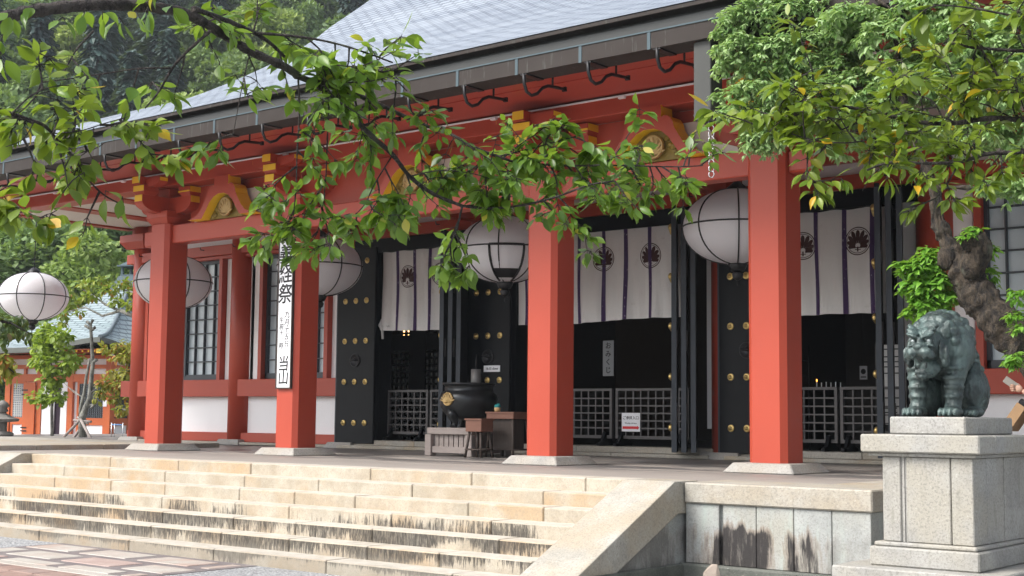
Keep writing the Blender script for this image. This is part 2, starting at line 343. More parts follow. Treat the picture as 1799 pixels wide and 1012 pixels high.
FRONT = Matrix(((1, 0, 0, 0), (0, 0, -1, 0), (0, 1, 0, 0), (0, 0, 0, 1)))   # text reading on a face that looks toward -Y
def placed(x, y, z, rz=0.): return Matrix.Translation((x, y, z)) @ Matrix.Rotation(rz, 4, 'Z') @ FRONT
def norm(a): return a/(np.linalg.norm(a, axis=-1, keepdims=True)+1e-9)
LEAF = np.array([(0, 0, 0), (.22, 0, .0), (.45, 0, -.005), (.68, 0, -.03), (.86, 0, -.07), (1, 0, -.13)]+[(t, sg*w_, h) for sg in (1, -1) for t, w_, h in ((.10, .20, .03), (.27, .42, .06), (.47, .5, .065), (.67, .41, .03), (.85, .17, -.04))])
LEAFF = [(0, 1, 7, 6), (1, 2, 8, 7), (2, 3, 9, 8), (3, 4, 10, 9), (4, 5, 10), (0, 11, 12, 1), (1, 12, 13, 2), (2, 13, 14, 3), (3, 14, 15, 4), (4, 15, 5)]
SMALL = np.array([(0, 0, 0), (.5, .5, .06), (1, 0, -.08), (.5, -.5, .06)]); SMALLF = [(0, 1, 2), (0, 2, 3)]
QUAD = np.array([(0, -.4, 0), (.35, .5, .05), (1, .3, -.05), (.8, -.5, .0)]); QUADF = [(0, 3, 2, 1)]
def leaves(name, P, T, N, L, W, mat, parent=None, tmpl=LEAF, fac=LEAFF, smooth=True):
    P = np.asarray(P, float); T = norm(np.asarray(T, float)); B = norm(np.cross(np.asarray(N, float), T)); N2 = np.cross(T, B)
    L = np.asarray(L)[:, None, None]; W = np.asarray(W)[:, None, None]
    cz = rng.uniform(-.6, 2.2, (len(P), 1, 1)); N2 = N2[:, None, :]*cz
    V = P[:, None, :]+T[:, None, :]*tmpl[None, :, :1]*L+B[:, None, :]*tmpl[None, :, 1:2]*W+N2*tmpl[None, :, 2:3]*L
    n, k = V.shape[:2]; me = bpy.data.meshes.new(name); nl = sum(len(f) for f in fac)
    me.vertices.add(n*k); me.vertices.foreach_set('co', V.reshape(-1)); me.loops.add(n*nl); me.polygons.add(n*len(fac))
    idx = np.concatenate([np.array(f) for f in fac]); li = (idx[None, :]+np.arange(n)[:, None]*k).reshape(-1)
    me.loops.foreach_set('vertex_index', li.astype(np.int32)); st = np.cumsum([0]+[len(f) for f in fac])[:-1]
    ls = (st[None, :]+np.arange(n)[:, None]*nl).reshape(-1); me.polygons.foreach_set('loop_start', ls.astype(np.int32))
    me.polygons.foreach_set('use_smooth', np.full(n*len(fac), smooth)); me.materials.append(mat); me.update(calc_edges=True); me.validate()
    return link(name, me, parent)
from mathutils import noise as mnoise
def rough(o, amp, sc, st=(1, 1, 1), oct=4):
    me = o.data; nn = [v.normal.copy() for v in me.vertices]
    for v, n in zip(me.vertices, nn):
        p = Vector((v.co.x*st[0], v.co.y*st[1], v.co.z*st[2]))*sc; v.co += n*amp*(1-2*abs(mnoise.fractal(p, 1., 2., oct)))
    me.update()
def sph(n): return norm(rng.normal(size=(n, 3)))
# ================================================================== ground and terrace
g = MB(); g.box((-60, -60, GROUND-.4), (60, 40, GROUND)); kind(g.build('ground', gravelm), 'structure', 'grey gravel forecourt at the foot of the steps')
NY, TR, RH = -3.24, .345, .148
SX0, SX1 = -5.4, 6.3
YB = NY-6*TR
def blockrow(mb, x0, x1, y0, y1, z0, z1, lo=.8, hi=1.9, bev=.012, gap=.004):
    x = x0
    while x < x1-.01:
        L = rnd.uniform(lo, hi); e = min(x1, x+L)
        if x1-e < .5: e = x1
        dz = rnd.uniform(-.002, .002); mb.box((x+gap, y0+rnd.uniform(-.003, .003), z0), (e-gap, y1, z1+dz), 0, bev); x = e
# paved path to the steps
p = MB(); px0, px1, py0 = -1.2, 2.65, -7.0
zt = GROUND+.012
p.box((px0, py0, GROUND-.05), (px1, YB-.01, GROUND+.006), 1)
row = 0; y = YB-.16
while y > py0+.1:
    off = (row % 2)*.58; x = px0+.12-off
    while x < px1:
        a, b = max(x, px0+.1), min(x+.93, px1-.1)
        if b-a > .08: p.box((a, max(y-.45, py0+.05), GROUND), (b, y, zt+rnd.uniform(0, .004)), 0 if rnd.random() < .72 else 3, .006)
        x += 1.16
    y -= .62; row += 1
p.box((px0-3, -7.16, GROUND-.05), (px1+3, -7.0, zt+.004), 2, .006)
p.box((px0-3, -12, GROUND-.05), (px1+3, -7.165, GROUND+.008), 4)
x = px0-3
for j in range(12):
    x = px0-3+(j % 2)*.15
    while x < px1+3:
        p.box((x, -7.5-j*.34, GROUND), (x+.42, -7.19-j*.34, GROUND+.014+rnd.uniform(0, .004)), 4, .006); x += .45
kind(p.build('path', [pavew, pavep, pavew, stone('paving_pink', (.34, .25, .22), (.41, .32, .285), None, None, .15), paver]), 'structure', 'pale and pink stone paving leading to the steps')
# porch floor
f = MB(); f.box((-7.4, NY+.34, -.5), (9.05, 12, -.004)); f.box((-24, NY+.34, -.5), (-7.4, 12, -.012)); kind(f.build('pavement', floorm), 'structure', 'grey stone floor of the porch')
f = MB()
for a, b in ((-3.3, -1.9), (-1.9, -.5), (-.5, .75), (.75, 2.2)): f.box((-24, a+.004, -.05), (-7.4, b-.004, .088), 0, .008)
kind(f.build('raised_floor', copstone), 'structure', 'low raised stone edging beside the first pillar of the porch')
court = MB(); court.box((-140, -30, -.9), (-14.5, 140, -.32)); kind(court.build('courtyard', earth), 'structure', 'earth yard beyond the hall')
st = thing('stone_steps', 'broad flight of warm stone steps with black weather streaks leading up to the porch', 'steps', (.45, -5, GROUND))
for k in range(7):
    mb = MB(); y0 = NY-k*TR; z1 = -RH*k
    blockrow(mb, SX0 if k else SX0, SX1, y0, y0+TR+.12, z1-RH-.03, z1, 1.0 if k else 1.5, 2.0 if k else 2.7); mb.build('step', warmstone, st)
for x0, x1 in ((6.3, 6.95), (-6.05, -5.4)):
    mb = MB(); sl = .485; y0 = -3.40; yb = y0-(0-GROUND)/sl
    mb.prism([(NY+.3, 0.012), (y0, 0.012), (yb, GROUND), (yb+.68, GROUND), (NY-.09, -.325), (NY+.3, -.325)], 'x', x0, x1)
    o = mb.build('sloping_cheek_stone', copstone, st); bv = o.modifiers.new('b', 'BEVEL'); bv.width = .014; bv.segments = 2
    mb = MB(); mb.prism([(NY+.2, -.33), (NY-.06, -.33), (yb+.72, GROUND), (NY+.2, GROUND)], 'x', x0+.05, x1-.05); mb.build('side_wall', wallstone, st)
tw = thing('terrace_wall', 'grey stone retaining wall below the porch edge with dark water stains', 'wall', (8, -3.2, GROUND))
mb = MB(); blockrow(mb, 6.955, 9.06, NY, NY+.9, -.212, 0, 2.2, 2.6, .014); mb.box((8.2, NY+.9, -.212), (9.06, 6, 0), 0, .01); mb.build('coping', copstone, tw)
mb = MB(); xs = [6.955, 7.36, 7.40, 7.79, 8.21, 8.62, 9.03]
for a, b in zip(xs[:-1], xs[1:]):
    if b-a > .1: mb.box((a+.004, NY+.035+rnd.uniform(0, .006), -.83), (b-.004, NY+.4, -.214), 0, .006)
mb.box((6.96, NY+.09, -.83), (9.0, NY+.3, -.22)); mb.box((8.6, NY+.41, GROUND), (9.03, 6, -.214), 0, .008); mb.build('wall_slab', wallstone, tw)
mb = MB(); mb.box((6.9, NY-.04, GROUND-.02), (8.7, NY+.2, -.832), 0, .02); mb.box((6.91, -5.0, GROUND-.02), (6.98, NY-.045, -.84), 0, .01); mb.build('green_plinth', mossstone, tw)
mb = MB(); blockrow(mb, -24, -6.06, NY, NY+.5, -.212, 0, 1.5, 2.4); mb.box((-24, NY+.06, GROUND), (-6.06, NY+.4, -.214)); mb.build('far_coping', copstone, tw)
for i, (x, y, r, t) in enumerate(((7.52, -3.62, .085, .9), (7.86, -3.6, .06, .2), (7.98, -3.66, .055, .1))):
    bm = bmesh.new(); bmesh.ops.create_icosphere(bm, subdivisions=2, radius=r)
    for v in bm.verts: v.co = Vector((v.co.x*1.2, v.co.y*.8, v.co.z*(1+t)))*(1+.18*math.sin(v.co.x*40+i)*math.cos(v.co.y*37))
    mb = MB(); mb.addbm(bm); o = mb.build('basin_stone', simple('basin_stone_%d' % i, (.30, .25, .21) if i == 0 else (.25, .21, .17), .8, bump=.3), None)
    o.location = (x, y, -.97+r*.4); bvx = o; tag(o, ('pale pointed stone leaning in the basin below the terrace wall', 'larger of two round brown stones lying in the wall basin', 'smaller of two round brown stones lying in the wall basin')[i], 'stone')
# ================================================================== the hall
hall = thing('temple_hall', 'vermilion temple hall with a deep porch, white walls and a sweeping grey tiled roof', 'temple', (0, 2, 0))
PXS = (-6.30, -2.69, 2.69, 6.30)
W2, CH = .267, .072
for x in PXS:
    mb = MB(); h = W2; c = CH; oc = [(x-h+c, -h), (x+h-c, -h), (x+h, -h+c), (x+h, h-c), (x+h-c, h), (x-h+c, h), (x-h, h-c), (x-h, -h+c)]
    mb.prism(oc, 'z', .12, 4.16)
    pil = mb.build('porch_pillar', redp, hall)
    mb = MB(); mb.frustum((x, 0), (.50, .50), (.40, .40), 0.0, .122)
    o = mb.build('plinth', greystone, pil); bv = o.modifiers.new('b', 'BEVEL'); bv.width = .012
# head beams between pillars
mb = MB()
for a, b in zip(PXS[:-1], PXS[1:]): mb.box((a+W2-.01, -.14, 3.80), (b-W2+.01, .14, 4.14), 0, .015)
mb.box((PXS[0]-.62, -.13, 3.78), (PXS[0]-W2+.01, .13, 4.08), 0, .03); mb.box((PXS[3]+W2-.01, -.13, 3.78), (PXS[3]+.62, .13, 4.08), 0, .03)
mb.build('head_beam', redp, hall)
mb = MB()
for c in (-4.42, 0.1, 4.6): mb.prism([(c-1.2, 4.142), (c+1.2, 4.142), (c+1.15, 4.24), (c+.85, 4.34), (c+.72, 4.52), (c+.6, 4.66), (c-.6, 4.66), (c-.72, 4.52), (c-.85, 4.34), (c-1.15, 4.24)], 'y', .02, .08); mb.build('white_frieze', offwhite, hall); mb = MB()
for a, b in ((PXS[0], PXS[1]), (PXS[1], PXS[2]), (PXS[2], PXS[3])): mb.box((a+.5, .085, 4.142), (b-.5, .12, 4.84))
mb.build('frieze_board', redp, hall)
# brackets
def arm(mb, c, axis, half, z0, z1, w):       # boat-shaped bracket arm with curved ends
    prof = [(-half, z1), (-half, z1-(z1-z0)*.42)]+[(-half+half*.55*(1-math.cos(t)), z1-(z1-z0)*.42-(z1-z0)*.58*math.sin(t)) for t in np.linspace(.25, math.pi/2, 6)]
    prof += [(-p[0], p[1]) for p in reversed(prof)]
    if axis == 'x': mb.prism([(c[0]+p[0], p[1]) for p in prof], 'y', c[1]-w/2, c[1]+w/2)
    else: mb.prism([(c[1]+p[0], p[1]) for p in prof], 'x', c[0]-w/2, c[0]+w/2)
def bracket(x):
    mb = MB(); mb.frustum((x, 0), (.24, .24), (.31, .31), 4.16, 4.27); mb.box((x-.31, -.31, 4.27), (x+.31, .31, 4.40), 0, .008)
    arm(mb, (x, 0), 'x', .74, 4.36, 4.66, .24); arm(mb, (x, 0), 'y', .72, 4.362, 4.658, .24)
    for dx, dy in ((-.60, 0), (.60, 0), (0, -.56), (0, 0)):
        mb.frustum((x+dx, dy), (.12, .12), (.165, .165), 4.66, 4.72); mb.box((x+dx-.165, dy-.165, 4.72), (x+dx+.165, dy+.165, 4.83), 0, .005)
    arm(mb, (x, -.56), 'x', .52, 4.80, 4.95, .18)
    b = mb.build('bracket_set', redp, hall)
    def cap(a, c): 
        m = MB(); m.box(a, c); m.build('yellow_end', yellow, b)
    for s in (-1, 1):
        cap((x+s*.741-.004, -.112, 4.54), (x+s*.741+.004, .112, 4.655))
        cap((x+s*.767-.004, -.15, 4.725), (x+s*.767+.004, .15, 4.825)); 
        cap((x+s*.434, -.169, 4.725), (x+s*.766, -.164, 4.752)); 
        cap((x+s*.524-.004, -.645, 4.885), (x+s*.524+.004, -.475, 4.948))
    cap((x-.112, -.726, 4.535), (x+.112, -.718, 4.652)); cap((x-.155, -.73, 4.722), (x+.155, -.722, 4.825)); cap((x-.10, -.80, 4.86), (x+.10, -.795, 4.98))
    m = MB(); m.box((x-.095, -.795, 4.84), (x+.095, .3, 4.99)); m.build('tie_beam', redp, b)
    return b
for x in PXS: bracket(x)
# frog-leg struts
def frog(cx):
    L = [(-.92, 4.142), (-.80, 4.165), (-.66, 4.21), (-.56, 4.30), (-.47, 4.43), (-.40, 4.54), (-.38, 4.62), (-.33, 4.69), (-.26, 4.72), (-.19, 4.70), (-.20, 4.76), (-.19, 4.87)]
    Ii = [(-.52, 4.142), (-.42, 4.27), (-.31, 4.42), (-.20, 4.51), (-.08, 4.555)]
    poly = [(cx+a, b) for a, b in L]+[(cx-a, b) for a, b in reversed(L)]+[(cx-a, b) for a, b in Ii]+[(cx+a, b) for a, b in reversed(Ii)]
    mb = MB(); mb.prism(poly, 'y', -.34, -.06, 0, 1); fr = mb.build('frog_leg_strut', [redp, yellow], hall)
    m = MB(); m.prism([(cx+a, b) for a, b in Ii]+[(cx-a, b) for a, b in reversed(Ii)], 'y', -.16, -.08, 0)
    for s in (-1, 1):
        for q in range(5): m.ball((cx+s*(.18+.055*q), -.17, 4.44-.065*q-.03*(q % 2)), (.05, .03, .04))
    m.build('carved_panel', olive, fr)
    m = MB(); R = .165; 
    m.lathe([(R, 0), (R, -.05), (R-.02, -.06), (R-.02, -.035), (.001, -.035)], (cx, -.20, 4.33), 28, 0, 'y')
    for q in range(9):
        a = R_(-76+19*q); d = np.array([math.sin(a), 0, math.cos(a)]); base = np.array([cx, -.235, 4.225]); e = .245 if abs(q-4) < 3 else .20
        m.ball(base+d*e*.5, (.026, .014, e*.5), 8, 6, 0, Matrix.Rotation(a, 3, 'Y'))
    m.build('fan_crest', gold, fr)
for x in (-4.42, 0.1, 4.6): frog(x)
# eave purlin, soffit, ceiling
XE = 13.9
mb = MB(); mb.box((-XE, -.30, 4.85), (XE, .12, 5.09), 0, .01); mb.box((-XE, -.30, 5.3), (XE, 4.3, 5.36)); mb.build('eave_purlin', redp, hall)
mb = MB(); mb.box((-XE-.3, -1.75, 5.13), (XE+.3, -.29, 5.19)); mb.box((-XE-.3, -1.30, 5.118), (XE+.3, -1.22, 5.128)); mb.build('eave_soffit', red, hall)
mb = MB(); mb.box((-XE, -.318, 5.078), (XE, -.30, 5.100))
for i in range(11): mb.box((-12+i*2.3, -.35, 5.045), (-11.9+i*2.3, -.302, 5.078))
mb.build('white_cable', white, hall)
mb = MB(); x = -13.48
while x < XE: mb.box((x, .1, 5.16), (x+1.5, 4.2, 5.19)); x += 1.95
mb.build('ceiling_board', offwhite, hall)
mb = MB(); mb.box((-13.75, .1, 5.12), (-13.5, 4.3, 5.30)); x = -11.98
while x < XE: mb.box((x, .1, 5.13), (x+.45, 4.2, 5.20)); x += 1.95
mb.build('ceiling_batten', redp, hall)
mb = MB()
for x, xc in zip(PXS, (-5.9, -2.3, 3.07, 6.66)):
    prof = [(.2, 4.15), (.2, 4.42)]+[(.2+3.9*t, 4.42+.28*math.sin(t*math.pi*.55)) for t in np.linspace(.1, 1, 8)]+[(4.1, 4.40)]+[(.2+3.9*t, 4.15+.25*math.sin(t*math.pi*.5)) for t in np.linspace(.9, .1, 6)]
    n0 = len(mb.v); mb.prism(prof, 'x', x-.13, x+.13)
    mb.v[n0:] = [(vx+(xc-x)*max(0, (vy-.2)/3.9), vy, vz) for vx, vy, vz in mb.v[n0:]]
    mb.build('rainbow_beam', redp, hall); mb = MB()
# roof shell with UVs
def roofshell(name, x0, x1, prof, thick, mat, nx=1):
    pr_ = np.array(prof); s = np.concatenate([[0], np.cumsum(np.linalg.norm(np.diff(pr_, axis=0), axis=1))])
    xs = np.linspace(x0, x1, nx+1); V = [(x, y, z) for y, z in prof for x in xs]; m = nx+1
    Fs = [(j*m+i, j*m+i+1, (j+1)*m+i+1, (j+1)*m+i) for j in range(len(prof)-1) for i in range(nx)]
    me = bpy.data.meshes.new(name); me.from_pydata(V, [], Fs); uv = me.uv_layers.new(name='UVMap')
    for l in me.loops: j, i = divmod(l.vertex_index, m); uv.data[l.index].uv = (xs[i], s[j])
    me.materials.append(mat); me.polygons.foreach_set('use_smooth', [True]*len(Fs)); return me
ctl = [(-2.36, 5.48), (-1.2, 5.90), (.36, 6.51), (1.75, 7.13), (3.73, 7.92), (5.74, 8.69), (8.15, 9.97), (9.76, 11.0), (10.6, 11.68), (11.95, 12.7), (13.5, 14.0), (15.0, 15.6)]
def smoothp(c, n=60):
    c = np.array(c); t = np.arange(len(c)); tt = np.linspace(0, len(c)-1, n); out = []
    for v in tt:
        i = int(min(max(math.floor(v), 0), len(c)-2)); f = v-i; P = [c[max(i-1, 0)], c[i], c[i+1], c[min(i+2, len(c)-1)]]
        out.append(tuple(.5*((2*P[1])+(-P[0]+P[2])*f+(2*P[0]-5*P[1]+4*P[2]-P[3])*f*f+(-P[0]+3*P[1]-3*P[2]+P[3])*f**3)))
    return out
prof = smoothp(ctl)
roof = link('roof', roofshell('roof', -13.4, 13.4, prof, .1, roofmat, 1), hall)
mb = MB(); back = [(30-y, z) for y, z in reversed(prof)]
mb.prism([(y, z-.012) for y, z in prof[2:]]+[(y, z-.012) for y, z in back[1:-2]]+[(y, z-.30) for y, z in reversed(back[:-2])]+[(y, z-.30) for y, z in reversed(prof[2:-1])], 'x', -13.38, 13.38); mb.build('roof_body', greymetal, roof)
mb = MB(); mb.prism([(.3, 5.38), (29, 5.38), (29, 5.5)]+[(y, z-.31) for y, z in reversed(back)][:-1]+[(y, z-.31) for y, z in reversed(prof[14:])]+[(.3, 5.5)], 'x', -12.9, 12.9)
mb.build('gable_wall', offwhite, roof)
mb = MB(); mb.box((-13.4, 14.6, 15.45), (13.4, 15.4, 16.2), 0, .05); mb.build('ridge', roofmat, roof)
# eave edge layers under the tiles
mb = MB(); mb.box((-13.4, -2.37, 5.415), (13.4, -1.9, 5.462), 0, .004); mb.build('eave_edge', gutterm, hall)
mb = MB(); mb.box((-13.4, -2.28, 5.20), (13.4, -1.9, 5.355), 0, .004); mb.box((-13.4, -2.18, 5.355), (13.4, -1.9, 5.415)); mb.build('eave_board', simple('shingle_edge', (.055, .058, .058), .8, var=.3, scale=8, stretch=(.5, 4, 12)), hall)
# gutter in one metre lengths with seams, bands and hooks
gut = MB(); x = -13.6
gut.box((-13.6, -2.42, 4.985), (13.6, -2.02, 5.005)); gut.box((-13.6, -2.42, 5.005), (13.6, -2.40, 5.19)); gut.box((-13.6, -2.04, 5.005), (13.6, -2.02, 5.19))
gt = gut.build('gutter', gutterm, hall)
mb = MB(); mb.box((-13.6, -2.432, 5.186), (13.6, -2.395, 5.203)); 
xh = [-13.02+i*1.0 for i in range(27)]
for x in xh: mb.box((x-.022, -2.428, 4.978), (x+.022, -2.418, 5.186))
mb.build('gutter_trim', verdigris, gt)
for x in xh:
    m = MB(); xx = x+.10
    m.tube([(xx, -2.40, 4.99), (xx, -2.39, 4.86), (xx, -2.34, 4.765), (xx, -2.24, 4.735), (xx, -2.12, 4.78), (xx, -2.02, 4.87), (xx, -1.90, 4.925), (xx, -1.70, 4.94), (xx, -1.55, 4.95)], .022, 6)
    m.box((xx-.05, -2.41, 4.965), (xx+.05, -2.05, 4.983)); m.tube([(xx, -1.80, 4.94), (xx, -1.80, 5.12)], .014, 5); m.box((xx-.03, -1.56, 4.92), (xx+.03, -1.53, 4.98)); m.build('gutter_hook', iron, gt)
mb = MB(); mb.box((6.55, -2.36, 4.06), (6.78, -2.10, 4.98), 0, .01); mb.lathe([(.02, 0), (.02, -.02)], (6.58, -2.36, 4.12), 10, 0, 'y'); mb.build('drain_box', greymetal, gt)
ch = thing('rain_chain', 'white metal rain chain of paired rings hanging below the grey drain box', 'chain', (6.70, -2.22, 3.4)); 
m = MB(); z = 4.05
while z > 3.42:
    for k in range(2):
        r = .036; c = np.array([6.70, -2.22, z]); ax = (np.array([1, 0, 0]), np.array([0, 0, 1])) if k else (np.array([.4, .9, 0]), np.array([0, 0, 1]))
        m.tube([c+r*(ax[0]*math.cos(t)+ax[1]*math.sin(t)) for t in np.linspace(0, 2*math.pi, 12, endpoint=False)], .0055, 5, 0, True)
    z -= .067
m.build('ring_links', steel, ch)
# ------------------------------------------------------------------ wall
WY = 4.15           # front of the nageshi beams
cols = (-13.1, -9.42, -5.9, -2.3, 3.07, 6.66, 10.2, 13.4)
for x in cols:
    m = MB(); m.lathe([(.295, .10), (.295, 5.2)], (x, 4.4, 0), 24); c = m.build('round_column', redp, hall)
    m = MB(); m.frustum((x, 4.4), (.40, .40), (.34, .34), 0, .115); m.build('column_base', greystone, c)
m = MB(); m.frustum((-13.1, 4.4), (.34, .34), (.46, .46), 4.62, 4.78); m.box((-13.56, 3.94, 4.78), (-12.64, 4.86, 4.95)); m.build('column_capital', redp, hall)
def nage(a, b, z0, z1, y0=WY, name='wall_beam', m=redp, y1=4.62):
    q = MB(); q.box((a, y0, z0), (b, y1, z1), 0, .01); return q.build(name, m, hall)
nage(-13.55, 13.6, 4.27, 4.50); nage(-13.5, 13.5, 4.72, 5.25, 4.24)
nage(-13.62, -6.0, 1.06, 1.44); nage(6.35, 13.6, 1.06, 1.43); nage(-13.4, -6.0, .06, .262, 4.22); nage(6.5, 13.4, .06, .262, 4.22)
nage(-13.1, -6.0, 4.19, 4.265, 4.22, 'lintel'); nage(6.4, 13.2, 4.19, 4.265, 4.22, 'lintel')
nage(-13.4, 13.4, 0.0, .058, 4.05, 'ground_sill', copstone)
q = MB()
for a, b in ((-13.1, -6.0), (6.5, 13.4)):
    q.box((a, 4.36, .25), (b, 4.44, 1.1)); 
q.box((-13.1, 4.36, 4.49), (13.4, 4.44, 4.74))
for a, b in ((-13.1, -12.8), (-9.97, -9.0), (-9.1, -8.69), (-6.48, -6.0), (2.75, 2.93), (6.1, 6.4), (6.9, 7.24), (9.7, 10.6)): q.box((a, 4.36, 1.4), (b, 4.44, 4.2))
q.box((2.70, 4.30, .5), (2.90, 4.36, 4.2))
q.build('plaster_wall', white, hall)
q = MB(); q.box((2.905, 4.28, .12), (3.10, 4.5, 4.27)); q.box((6.40, 4.28, .12), (6.5, 4.5, 4.27)); q.build('door_post', redp, hall)
def window(a, b, z0, z1, cols_, rows):
    k = MB(); Y0, Y1 = 4.34, 4.42
    k.box((a, Y0, z0), (a+.06, Y1, z1)); k.box((b-.06, Y0, z0), (b, Y1, z1)); k.box((a, Y0, z0), (b, Y1, z0+.13)); k.box((a, Y0, z1-.08), (b, Y1, z1))
    mid = (a+b)/2; k.box((mid-.05, Y0-.02, z0+.1), (mid+.05, Y1, z1-.05))
    for i in range(1, cols_): x = a+(b-a)*i/cols_; k.box((x-.010, Y0+.01, z0+.1), (x+.014, Y1, z1-.05))
    for i in range(1, rows): z = z0+.1+(z1-z0-.15)*i/rows; k.box((a, Y0+.013, z-.012), (b, Y1, z+.012))
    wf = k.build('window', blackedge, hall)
    for u, v in ((a-.11, a), (b, b+.11)): fr = MB(); fr.box((u, 4.22, z0), (v, 4.46, z1)); fr.build('jamb', redp, wf)
    k = MB(); k.box((a, 4.415, z0), (b, 4.425, z1)); k.build('pane', glass, wf)
window(-12.72, -10.10, 1.44, 4.19, 8, 8); window(-8.58, -6.59, 1.44, 4.19, 6, 8); window(7.42, 9.6, 1.43, 4.19, 7, 8); window(10.7, 12.9, 1.43, 4.19, 7, 8)
# black door head beams, jambs, threshold
q = MB(); q.box((-5.95, 4.20, 4.02), (6.62, 4.6, 4.268), 0, .01); q.box((-5.95, 4.16, 3.98), (6.62, 4.19, 4.09))
for a, b in ((-6.0, -5.0), (-2.75, -1.42), (2.95, 3.9), (6.15, 6.4)): q.box((a, 4.4, .12), (b, 4.55, 4.03))
for a in (-5.02, -1.45, 3.88): q.box((a-.05, 4.25, .12), (a+.05, 4.6, 4.03))
q.build('door_surround', black, hall)
q = MB()
for a, b in ((-5.0, -2.6), (-1.45, 2.3), (3.9, 6.2)):
    x = a
    while x < b: q.box((x, 4.44, 3.93), (x+.05, 4.5, 4.02)); x += .16
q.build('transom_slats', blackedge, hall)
q = MB()
for a, b in ((-5.9, -2.4), (-2.2, 2.9), (3.2, 6.5)): blockrow(q, a, b, 3.98, 4.9, 0, .065, 1, 2.2, .008); blockrow(q, a, b, 4.14, 4.9, .066, .17, 1, 2.4, .008)
q.build('door_step', copstone, hall)
def stud(c, n, r=.062, ax='y', s=-1):
    m = MB(); m.lathe([(r, 0), (r, s*.012), (r*.72, s*.02), (r*.62, s*.016), (r*.5, s*.045), (.004, s*.06)], c, 14, 0, ax); return m.build('stud', brass, n)
def leaf_front(x0, x1, y, z0=.10, z1=4.10):
    m = MB(); m.box((x0, y, z0), (x1, y+.07, z1), 0, .008); d = m.build('door_leaf', black, hall)
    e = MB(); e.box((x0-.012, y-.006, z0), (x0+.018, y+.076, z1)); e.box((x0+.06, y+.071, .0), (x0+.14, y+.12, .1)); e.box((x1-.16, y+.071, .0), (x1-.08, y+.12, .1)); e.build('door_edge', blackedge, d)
    for z in (3.83, 3.01, 2.185, 1.35, .515):
        for k in range(3): stud((x0+(x1-x0)*(.22+.28*k), y, z), d)
    h = MB(); cx = (x0+x1)/2+.01; h.lathe([(.14, 0), (.14, -.02), (.12, -.03), (.115, -.012), (.002, -.012)], (cx, y, 1.785), 22, 0, 'y')
    h.tube([(cx-.11, y-.03, 1.79), (cx, y-.06, 1.80), (cx+.11, y-.03, 1.79)], .012, 6); h.ball((cx, y-.03, 1.80), .035); h.build('ring_pull', iron, d)
    return d
leaf_front(-6.06, -4.97, 4.10); leaf_front(-2.485, -1.43, 4.10); leaf_front(3.04, 4.10, 4.10)
def leaf_stack(hx, hy, ang, n=3, L=.92, gap=.155, z0=.115, z1=4.12):
    a = R_(ang); d = np.array([math.sin(a), -math.cos(a), 0]); nrm = np.array([math.cos(a), math.sin(a), 0])
    for k in range(n):
        o = np.array([hx, hy, 0])+nrm*gap*k; lo = L*(1-.04*k); th = .075; m = MB()
        V = [o+d*s+nrm*t for s in (0, lo) for t in (0, th)]; V = [tuple(v[:2])+(z,) for z in (z0, z1+.06*(k == 0)) for v in (V[0], V[2], V[3], V[1])]
        m.add(V, [(3, 2, 1, 0), (4, 5, 6, 7), (0, 1, 5, 4), (1, 2, 6, 5), (2, 3, 7, 6), (3, 0, 4, 7)]); lf = m.build('door_leaf', black, hall)
        e = MB(); q = o+d*(lo+.001); V = [q-nrm*.004, q+d*.012-nrm*.004, q+d*.012+nrm*(th+.004), q+nrm*(th+.004)]
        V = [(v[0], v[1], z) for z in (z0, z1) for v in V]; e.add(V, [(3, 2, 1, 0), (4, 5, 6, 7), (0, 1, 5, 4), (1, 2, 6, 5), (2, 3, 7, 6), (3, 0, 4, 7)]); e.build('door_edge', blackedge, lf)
        if k < n-1:
            h = MB()
            for z in (.75, 1.95, 3.15): q = o+d*(lo-.1)+nrm*(th+.01); h.tube([(q[0], q[1], z-.17), (q[0], q[1], z+.17)], .02, 6)
            h.build('hinge', lattice, lf)
        for z in (3.83, 3.01, 2.185, 1.35, .515):
            if k == 0:
                for s in (.25, .5, .85):
                    q = o+d*lo*s; m2 = MB(); m2.ball((q[0]-nrm[0]*.02, q[1]-nrm[1]*.02, z), (.045, .045, .06)); m2.build('stud', brass, lf)
leaf_stack(-2.95, 4.22, 26, 3); leaf_stack(2.10, 4.22, 30, 3); leaf_stack(5.80, 4.22, 22, 3)
for (a, b) in ((-12.9, -6.2), (-5.6, 6.3), (7.2, 12.9)):
    x = a
    while x < b: 
        m = MB(); m.tube([(x, 4.15, 4.42), (x, 4.06, 4.415), (x+.01, 4.03, 4.44), (x+.01, 4.03, 4.47)], .012, 5); m.build('beam_hook', iron, hall); x += 1.16
# inside of the hall
q = MB(); q.box((-10.1, 13.0, 0), (7.0, 13.1, 5)); q.box((-10.1, 4.6, 0), (-10, 13, 5)); q.box((-10, 4.6, 0), (-6.1, 4.65, 5)); q.box((7.0, 4.6, 0), (7.1, 13, 5)); q.box((-10.1, 4.6, 4.9), (7.1, 13, 5)); q.box((-10, 4.9, .02), (7, 13, .15))
q.box((-1.9, 4.7, .1), (-1.75, 8, 4.9)); q.box((3.3, 4.7, .1), (3.45, 8, 4.9)); q.build('inner_wall', brown, hall)
q = MB(); q.box((-9.9, 7.2, .15), (-1.9, 7.22, 2.15)); q.build('inner_screen', simple('screen_paper', (.8, .79, .77), .8), hall)
q = MB()
for i in range(55): x = -9.9+i*.145; q.box((x, 7.12, .15), (x+.055, 7.16, 4.9))
for i in range(34): z = .2+i*.145; q.box((-9.9, 7.10, z), (-1.9, 7.15, z+.055))
q.box((-9.9, 7.05, 2.15), (-1.9, 7.18, 2.5)); q.box((-6.75, 7.0, 1.2), (-6.25, 7.04, 2.9)); q.build('inner_lattice', brown, hall)
